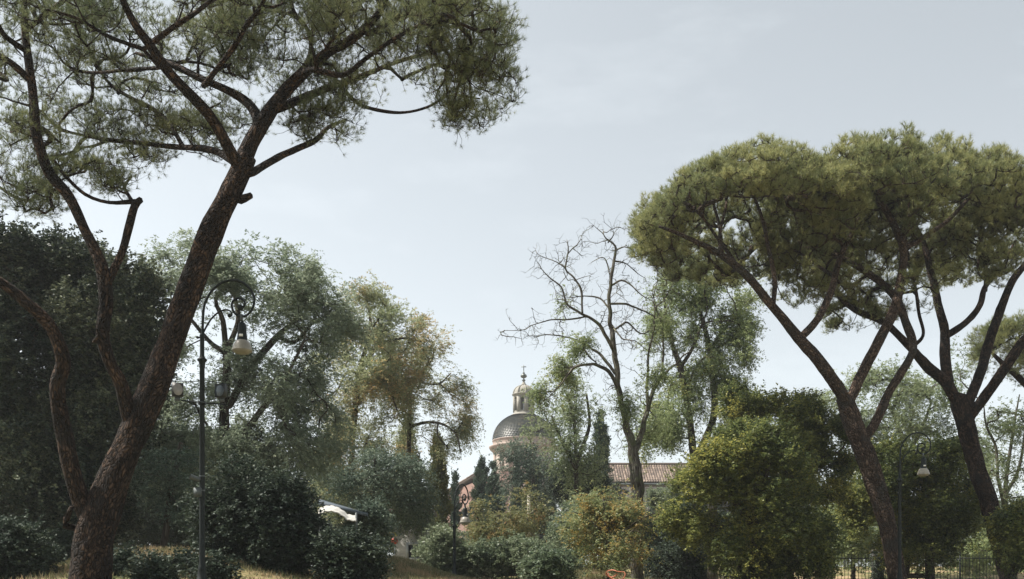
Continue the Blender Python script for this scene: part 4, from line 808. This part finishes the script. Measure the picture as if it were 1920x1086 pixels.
def long_house():
    Y = 105.0; q = Y/F; z = lambda y: at(0, y, Y)[2]; x = lambda p: at(p, 0, Y)[0]
    g = float(ground_z(0, Y)); x0, x1 = x(1148), x(1420); t = thing('long_house', 'long building with pinkish clay tile roof behind the dead tree', 'building', ((x0+x1)/2, Y, g))
    mb = MB(); mb.box(((x0+x1)/2, Y+3.6, (g+z(909))/2), (x1-x0, 7, z(909)-g)); mb.build('wall', M_wall, t)
    top = at(0, 873, Y+3.6)[2]; e = z(907)
    o = np.array([x0-.3, Y+3.6, top]); v = np.array([0, -4.1, e-top-.1]); Lv = np.linalg.norm(v)
    tiled_roof(o, (1, 0, 0), v/Lv, x1-x0+.6, Lv, t, .27)
    mb = MB(); mb.tube([(x0-.4, Y+3.6, top+.1), (x1+.4, Y+3.6, top+.1)], [.2, .2], 8); mb.build('ridge', M_roof, t)
    mb = MB(); mb.tube([(x0-.4, Y-.62, e-.12), (x1+.4, Y-.62, e-.12)], [.09, .09], 8); mb.build('gutter', M_zinc, t)
long_house()

# ================================================================ street lamps
def lamp(lab, x, ytop, Y, rz=0):
    s = .01; zt = at(0, ytop, Y)[2]; X = at(x, 0, Y)[0]; g = float(ground_z(X, Y)); H = zt-g
    t = thing('street_lamp', lab, 'street lamp', (X, Y, g), 'park street lamps', world=False); t.rotation_euler = (0, 0, rz)
    k = lambda zx, zy: ((zx-375)/6.03*s, 0.0, H-(zy-88)/6.03*s)
    def path(pp, n=5):
        p = np.array([k(*a) for a in pp]); q = np.vstack([2*p[0]-p[1], p, 2*p[-1]-p[-2]]); out = []
        for i in range(len(p)-1):
            a, b, c, d = q[i:i+4]; tt = (np.arange(n)/n)[:, None]; out.append(.5*((2*b)+(-a+c)*tt+(2*a-5*b+4*c-d)*tt*tt+(-a+3*b-3*c+d)*tt**3))
        return np.vstack(out+[p[-1:]])
    zc = k(0, 1000)[2]; zu = k(0, 730)[2]
    mb = MB(); mb.lathe([(.11, 0), (.11, .12), (.09, .15), (.075, .3), (.08, .33), (.06, .38), (.054, .5), (.052, 1.2), (.046, zc-.14), (.056, zc-.12), (.052, zc-.1), (.062, zc-.03), (.09, zc), (.09, zc+.025), (.055, zc+.05), (.042, zc+.1), (.04, zu), (.05, zu+.02), (.03, zu+.06)], (0, 0, 0), 20)
    mb.build('post', M_iron, t, smooth=False)
    a = path([(378, 740), (380, 640), (384, 540), (395, 400), (430, 298), (500, 195), (600, 120), (720, 92), (830, 118), (920, 195), (963, 300), (950, 400), (905, 465), (850, 500), (785, 495), (730, 445), (710, 370), (735, 318), (790, 293), (840, 315), (857, 355), (840, 392), (812, 400)])
    mb = MB(); mb.tube(a, np.linspace(.026, .02, len(a)), 8); b = path([(385, 690), (405, 650), (435, 595), (490, 515), (565, 452), (640, 426), (690, 440), (712, 475), (700, 500), (680, 498)]); mb.tube(b, np.linspace(.018, .014, len(b)), 7)
    for zx, zy, r in ((808, 402, .055), (682, 492, .035)):
        c = k(zx, zy); mb.lathe([(r*math.sin(u)+1e-4, -r*math.cos(u)) for u in np.linspace(0, math.pi, 9)], c, 12)
    c = k(322, 738); mb.box((c[0]+.03, 0, c[2]), (.1, .03, .03)); mb.box((c[0], 0, c[2]), (.03, .05, .04))
    mb.build('scroll_arm', M_iron, t, smooth=True)
    lx = k(828, 0)[0]; hz = lambda y: k(0, y)[2]
    mb = MB(); mb.box((k(820, 0)[0], 0, hz(515)), (.045, .05, .12)); mb.tube([(k(845, 0)[0], 0, hz(540)), (k(885, 0)[0], 0, hz(580)), (k(880, 0)[0], 0, hz(640))], [.006]*3, 5); mb.build('hanger', M_zinc, t)
    mb = MB(); mb.lathe([(.02, hz(548)), (.025, hz(565)), (.06, hz(580)), (.075, hz(600)), (.077, hz(650)), (.088, hz(720)), (.1, hz(772)), (.104, hz(778)), (.06, hz(780))], (lx, 0, 0), 20)
    lh = mb.build('lamp_cap', M_iron, t, smooth=True)
    mb = MB(); mb.box((lx, -.09, hz(726)), (.07, .012, .045)); mb.build('plate', M_white, lh)
    mb = MB(); mb.lathe([(.1, hz(773)), (.125, hz(785)), (.158, hz(820)), (.178, hz(860)), (.187, hz(884)), (.19, hz(888)), (.178, hz(890)), (.172, hz(900)), (.12, hz(918)), (.03, hz(924)), (.001, hz(925))], (lx, 0, 0), 28)
    mb.build('lamp_shade', M_glass, t, smooth=True)
    return t, k
lamp('street lamp with scroll arm nearest the viewer, carrying floodlights, beside the leaning pine', 379, 525, 19)
lamp('street lamp with scroll arm standing in front of the red chapel', 852, 905, 35, 1.1)
lamp('street lamp with scroll arm between the two right pine trunks', 1687, 811, 32)

def floodlight(lab, x, y, Y, rz, w, pale):
    c = at(x, y, Y); t = thing('floodlight', lab, 'floodlight', tuple(c), 'floodlights on the large lamp post', world=False); t.rotation_euler = (0, 0, rz)
    mb = MB(); h = .125
    mb.box((0, .0, 0), (w, .09, .25)); mb.box((0, .07, 0), (w*.8, .06, .2)); mb.box((0, .11, 0), (w*.5, .04, .12)); mb.build('housing', M_black, t)
    mb = MB(); mb.lathe([(.001, 0), (w*.42, .001), (w*.45, -.006), (w*.49, -.01), (w*.49, .01)], (0, 0, 0), 24)
    o = mb.build('lens', plain('floodlight_lens_'+('pale' if pale else 'dark'), (.3, .28, .26) if pale else (.08, .1, .12), .2), t); o.rotation_euler = (math.pi/2, 0, 0); o.location = (0, -.05, 0); o.scale = (1, 1.25, 1)
    mb = MB(); mb.box((0, .03, -.16), (.1, .03, .08)); mb.build('bracket', M_zinc, t)
floodlight('floodlight with pale lens on the left end of the lamp post crossbar', 333, 731, 19, .45, .2, True)
floodlight('floodlight with dark ribbed lens on the right end of the lamp post crossbar', 414, 733, 19, -.3, .2, False)
def bar():
    t = thing('crossbar', 'thin iron crossbar clamped to the large lamp post under two floodlights', 'crossbar', tuple(at(379, 757, 19)))
    mb = MB(); mb.tube([at(340, 751, 18.93), at(379, 755, 18.93), at(425, 759, 18.93)], [.014]*3, 6); mb.tube([at(322, 714, 19.1), at(360, 716, 19.1), at(379, 713, 19.07)], [.007]*3, 5); mb.tube([at(392, 715, 19.1), at(425, 720, 19.1)], [.008]*2, 5)
    mb.build('rail', M_iron, t); mb = MB(); mb.lathe([(.07, -.03), (.07, .03)], at(379, 756, 19), 12); mb.build('clamp', M_iron, t)
    t = thing('security_camera', 'small bullet camera fixed to the large lamp post', 'camera', tuple(at(365, 895, 19)))
    mb = MB(); a, b = at(356, 893, 18.85), at(374, 900, 18.95); mb.tube([a, a*.7+b*.3, b], [.05, .045, .045], 12); mb.build('body', M_zinc, t); mb = MB(); mb.tube([b, at(379, 897, 19)], [.02, .02], 6); mb.build('bracket', M_zinc, t)
    t = thing('junction_box', 'grey junction box strapped to the large lamp post', 'box', tuple(at(372, 922, 18.95)))
    mb = MB(); mb.box(at(371, 923, 18.92), (.13, .1, .16)); mb.build('case', M_zinc, t); 
    for yy in (893, 920): mb = MB(); mb.lathe([(.056, -.012), (.056, .012)], at(379, yy, 19), 14); mb.build('strap', M_zinc, t)
bar()

# ================================================================ hut, awning, fence, posts
def hut():
    Y = 44.0; q = Y/F; z = lambda y: at(0, y, Y)[2]; x = lambda p: at(p, 0, Y)[0]
    g = float(ground_z(x(770), Y)); t = thing('garden_hut', 'small whitewashed hut with a square window, half covered by ivy', 'hut', (x(770), Y, g))
    zt = z(962); x0, x1 = x(740), x(800)
    mb = MB(); mb.box(((x0+x1)/2, Y+1, (g+zt)/2), (x1-x0, 2, zt-g)); mb.build('wall', plain('flaking_whitewash', (.36, .36, .34), .9, 0, .3, 5, .4), t)
    mb = MB(); mb.box(((x0+x1)/2-.8, Y+.9, zt+.08), (x1-x0+2.2, 2.6, .14)); mb.build('roof', plain('rusty_sheet_roof', (.1, .075, .06), .9), t)
    mb = MB(); cx, cz = x(776), z(1034); w, h = .45, .55
    for s in (-1, 1): mb.box((cx+s*(w/2+.05), Y-.03, cz), (.1, .1, h+.2))
    for s in (-1, 1): mb.box((cx, Y-.03, cz+s*(h/2+.05)), (w, .1, .1))
    wn = mb.build('window', plain('grey_frame', (.35, .37, .38), .7), t); mb = MB(); mb.box((cx, Y-.01, cz), (w, .06, h)); o = mb.build('pane', M_pane, wn); o.location = (0, 0, 0)
    ml = MB(); n = 380; c = np.stack([rng.uniform(x0-.1, x1+.3, n), Y-rng.uniform(0, .3, n), z(955)-np.abs(rng.normal(0, .45, n))], -1); D = norm(rng.normal(0, .5, (n, 3))+[0, -.3, -1])
    sprays(ml, c, D, .35, 9, .09, .4, .35); o = ml.build('ivy', M_shrub, t, leaf=True)
    t = thing('round_sign', 'small round red sign on a post before the hut', 'sign', (x(745), Y-1, g)); mb = MB(); mb.tube([(x(745), Y-.96, g), (x(745), Y-.96, z(1012))], [.03, .03], 6); mb.build('post', M_zinc, t)
    mb = MB(); mb.lathe([(.001, -.02), (.14, -.02), (.14, .02), (.001, .02)], (0, 0, 0), 20); o = mb.build('disc', plain('red_paint', (.45, .06, .03), .5), t); o.location = Vector((0, -.04, z(1017)-g)); o.rotation_euler = (math.pi/2, 0, 0)
    t = thing('flower_bush', 'plant with red and yellow blooms left of the round red sign', 'plant', (x(725), Y-2, g)); ml = MB(); n = 70
    c = np.stack([x(724)+rng.normal(0, .22, n), Y-2+rng.normal(0, .2, n), rng.uniform(z(1042), z(1000), n)], -1); sprays(ml, c, norm(rng.normal(0, 1, (n, 3))), .25, 10, .1, .2, .4); ml.build('foliage', leafmat('bloom_petals', (.1, .13, .03), (.3, .27, .04), (.45, .12, .05), trans=.3), t, leaf=True)
    mb = MB(); 
    for i in range(7): mb.tube([(x(725)+.1*i-.3, Y-2, g-.1), (x(725)+.12*i-.36, Y-2, z(1010))], [.012, .006], 4)
    mb.build('stems', M_bark, t)
    Y = 27.0
    t = thing('awning', 'white canvas awning bulging over dark shrubs, slate grey canopy behind it', 'awning', tuple(at(640, 960, Y)))
    mb = MB(); nx, ny = 22, 8; P = []
    for j in range(ny):
        for i in range(nx):
            u, v = i/(nx-1), j/(ny-1); p = at(598+70*u, 957-11*math.sin(math.pi*min(1, u*1.35))**.8+v*10+12*u, Y-v*.9); p[2] += .012*math.sin(i*1.9+j); P.append(p)
    i = np.arange(ny-1)[:, None]*nx+np.arange(nx-1)[None]; mb.add(P, np.stack([i, i+1, i+nx+1, i+nx], -1).reshape(-1, 4)); o = mb.build('canvas', plain('faded_white_canvas', (.42, .41, .38), .8, 0, .25, 3), t, smooth=True); m = o.modifiers.new('thick', 'SOLIDIFY'); m.thickness = .03
    mb = MB(); p = [at(596, 940, Y+1), at(690, 962, Y+1), at(690, 962, Y+3), at(600, 936, Y+3)]; p += [a-np.array([0, 0, .1]) for a in p]; mb.add(p, [(0, 1, 2, 3), (7, 6, 5, 4), (0, 4, 5, 1), (1, 5, 6, 2), (2, 6, 7, 3), (3, 7, 4, 0)]); mb.build('canopy', plain('slate_canvas', (.06, .08, .1), .8), t)
    mb = MB()
    for xx in (600, 668): a = at(xx, 962, Y-.4); mb.tube([(a[0], a[1], float(ground_z(a[0], a[1]))), a], [.03, .03], 6)
    mb.build('frame', M_zinc, t)
hut()

def fence(lab, x0, x1, Y, ytop, hgt, panel=2.4, base_wall=0):
    a, b = at(x0, ytop, Y), at(x1, ytop, Y); n = max(1, int(round((b[0]-a[0])/panel))); g = a[2]-hgt
    t = thing('iron_fence', lab, 'fence', (a[0], Y, g), 'spiked iron fences')
    for i in range(n+1):
        x = a[0]+(b[0]-a[0])*i/n; mb = MB(); gg = float(ground_z(x, Y)); lo = min(g, gg); mb.box((x, Y, (a[2]+.12+lo)/2), (.07, .07, a[2]+.12-lo)); mb.lathe([(.05, 0), (.05, .05), (.001, .12)], (x, Y, a[2]+.12), 8); mb.build('post', M_iron, t)
    for i in range(n):
        xa, xb = a[0]+(b[0]-a[0])*i/n+.035, a[0]+(b[0]-a[0])*(i+1)/n-.035; mb = MB()
        for zz in (a[2]-.18, g+.15): mb.box(((xa+xb)/2, Y, zz), (xb-xa, .045, .05))
        m = int((xb-xa)/.16)
        for k in range(m):
            xx = xa+(k+.5)*(xb-xa)/m; mb.tube([(xx, Y, g+.03), (xx, Y, a[2]-.05), (xx, Y, a[2]+.08)], [.014, .014, .003], 5, cap=False)
        mb.build('railing', M_iron, t)
    if base_wall:
        mb = MB(); lo = float(ground_z(0, Y))-.2; mb.box(((a[0]+b[0])/2, Y, (g+lo)/2-.02), (b[0]-a[0]+.3, .4, g-lo)); mb.build('footing', M_wall, t)
fence('iron fence on a low wall in front of the church', 915, 1060, 62, 1000, 1.35, 2.4, 1)
fence('iron fence running behind the two bare trunks below the laurel', 1210, 1478, 46, 1030, 2.2)
fence('iron fence behind the two right pine trunks', 1560, 1880, 50, 1040, 2.2)

def small():
    Y = 58.0; a = at(992, 928, Y); g = float(ground_z(a[0], Y)); t = thing('concrete_post', 'pale concrete pole with a side bracket in front of the cypresses', 'pole', (a[0], Y, g))
    mb = MB(); mb.tube([(a[0], Y, g), a], [.14, .1], 10); mb.build('shaft', plain('pale_concrete', (.36, .33, .27), .9), t); mb = MB(); mb.tube([a-[0, 0, .35], a+[.7, 0, -.3]], [.025, .02], 6); mb.build('bracket', M_zinc, t)
    Y = 52.0
    a = at(897, 960, Y); g = float(ground_z(a[0], Y)); t = thing('spotlight_mast', 'short twin pole mast with black spotlights left of the orange sapling', 'mast', (a[0], Y, g))
    mb = MB()
    for dx in (-.12, .14): mb.tube([(a[0]+dx, Y, g), (a[0]+dx, Y, a[2]-.3)], [.03, .03], 6)
    mb.box((a[0], Y, a[2]-.28), (.6, .12, .06)); mb.build('mast', M_zinc, t)
    for dx, r in ((-.16, .4), (.12, -.3)):
        mb = MB(); mb.box((a[0]+dx, Y, a[2]), (.22, .25, .34), r); mb.build('spotlight', M_black, t)
    mb = MB(); mb.box((a[0]+.1, Y, a[2]+.3), (.34, .2, .05)); mb.build('hood', M_zinc, t)
    # orange hose coiled on the bank
    Y = 31.0; P = []
    for i in range(60):
        u = i/59; th = u*9.5; r = 10+5*u if u < .75 else 15+(u-.75)*60
        xx = 1147+r*math.cos(th)*.9+(20*u if u > .6 else 0); yy = 1076+r*math.sin(th)*.55; P.append(at(xx, yy, Y+.2*math.sin(th*.7)))
    t = thing('garden_hose', 'orange plastic hose looped over the bank by the dead tree trunk', 'hose', tuple(P[0])); mb = MB(); mb.tube(P, [.018]*60, 6); mb.build('tube', plain('orange_plastic', (.45, .14, .07), .5), t, smooth=True)
    # dark stone gate pier hidden in ivy
    Y = 45.0; a = at(1646, 1035, Y); g = float(ground_z(a[0], Y)); t = thing('gate_pier', 'dark ivy covered gate pier beside the forked pine trunk', 'pier', (a[0], Y, g)); mb = MB(); mb.box((a[0], Y, (g+a[2])/2), (.4, .4, a[2]-g)); mb.box((a[0], Y, a[2]+.05), (.5, .5, .1)); mb.build('pillar', M_wall, t)
    ml = MB(); n = 420; c = np.stack([a[0]+rng.uniform(-.3, .3, n), Y-rng.uniform(.1, .35, n), rng.uniform(g, a[2]+.1, n)], -1); sprays(ml, c, norm(rng.normal(0, .6, (n, 3))+[0, -.2, -.8]), .25, 9, .07, .2, .4); ml.build('ivy', M_dark, t, leaf=True)
small()
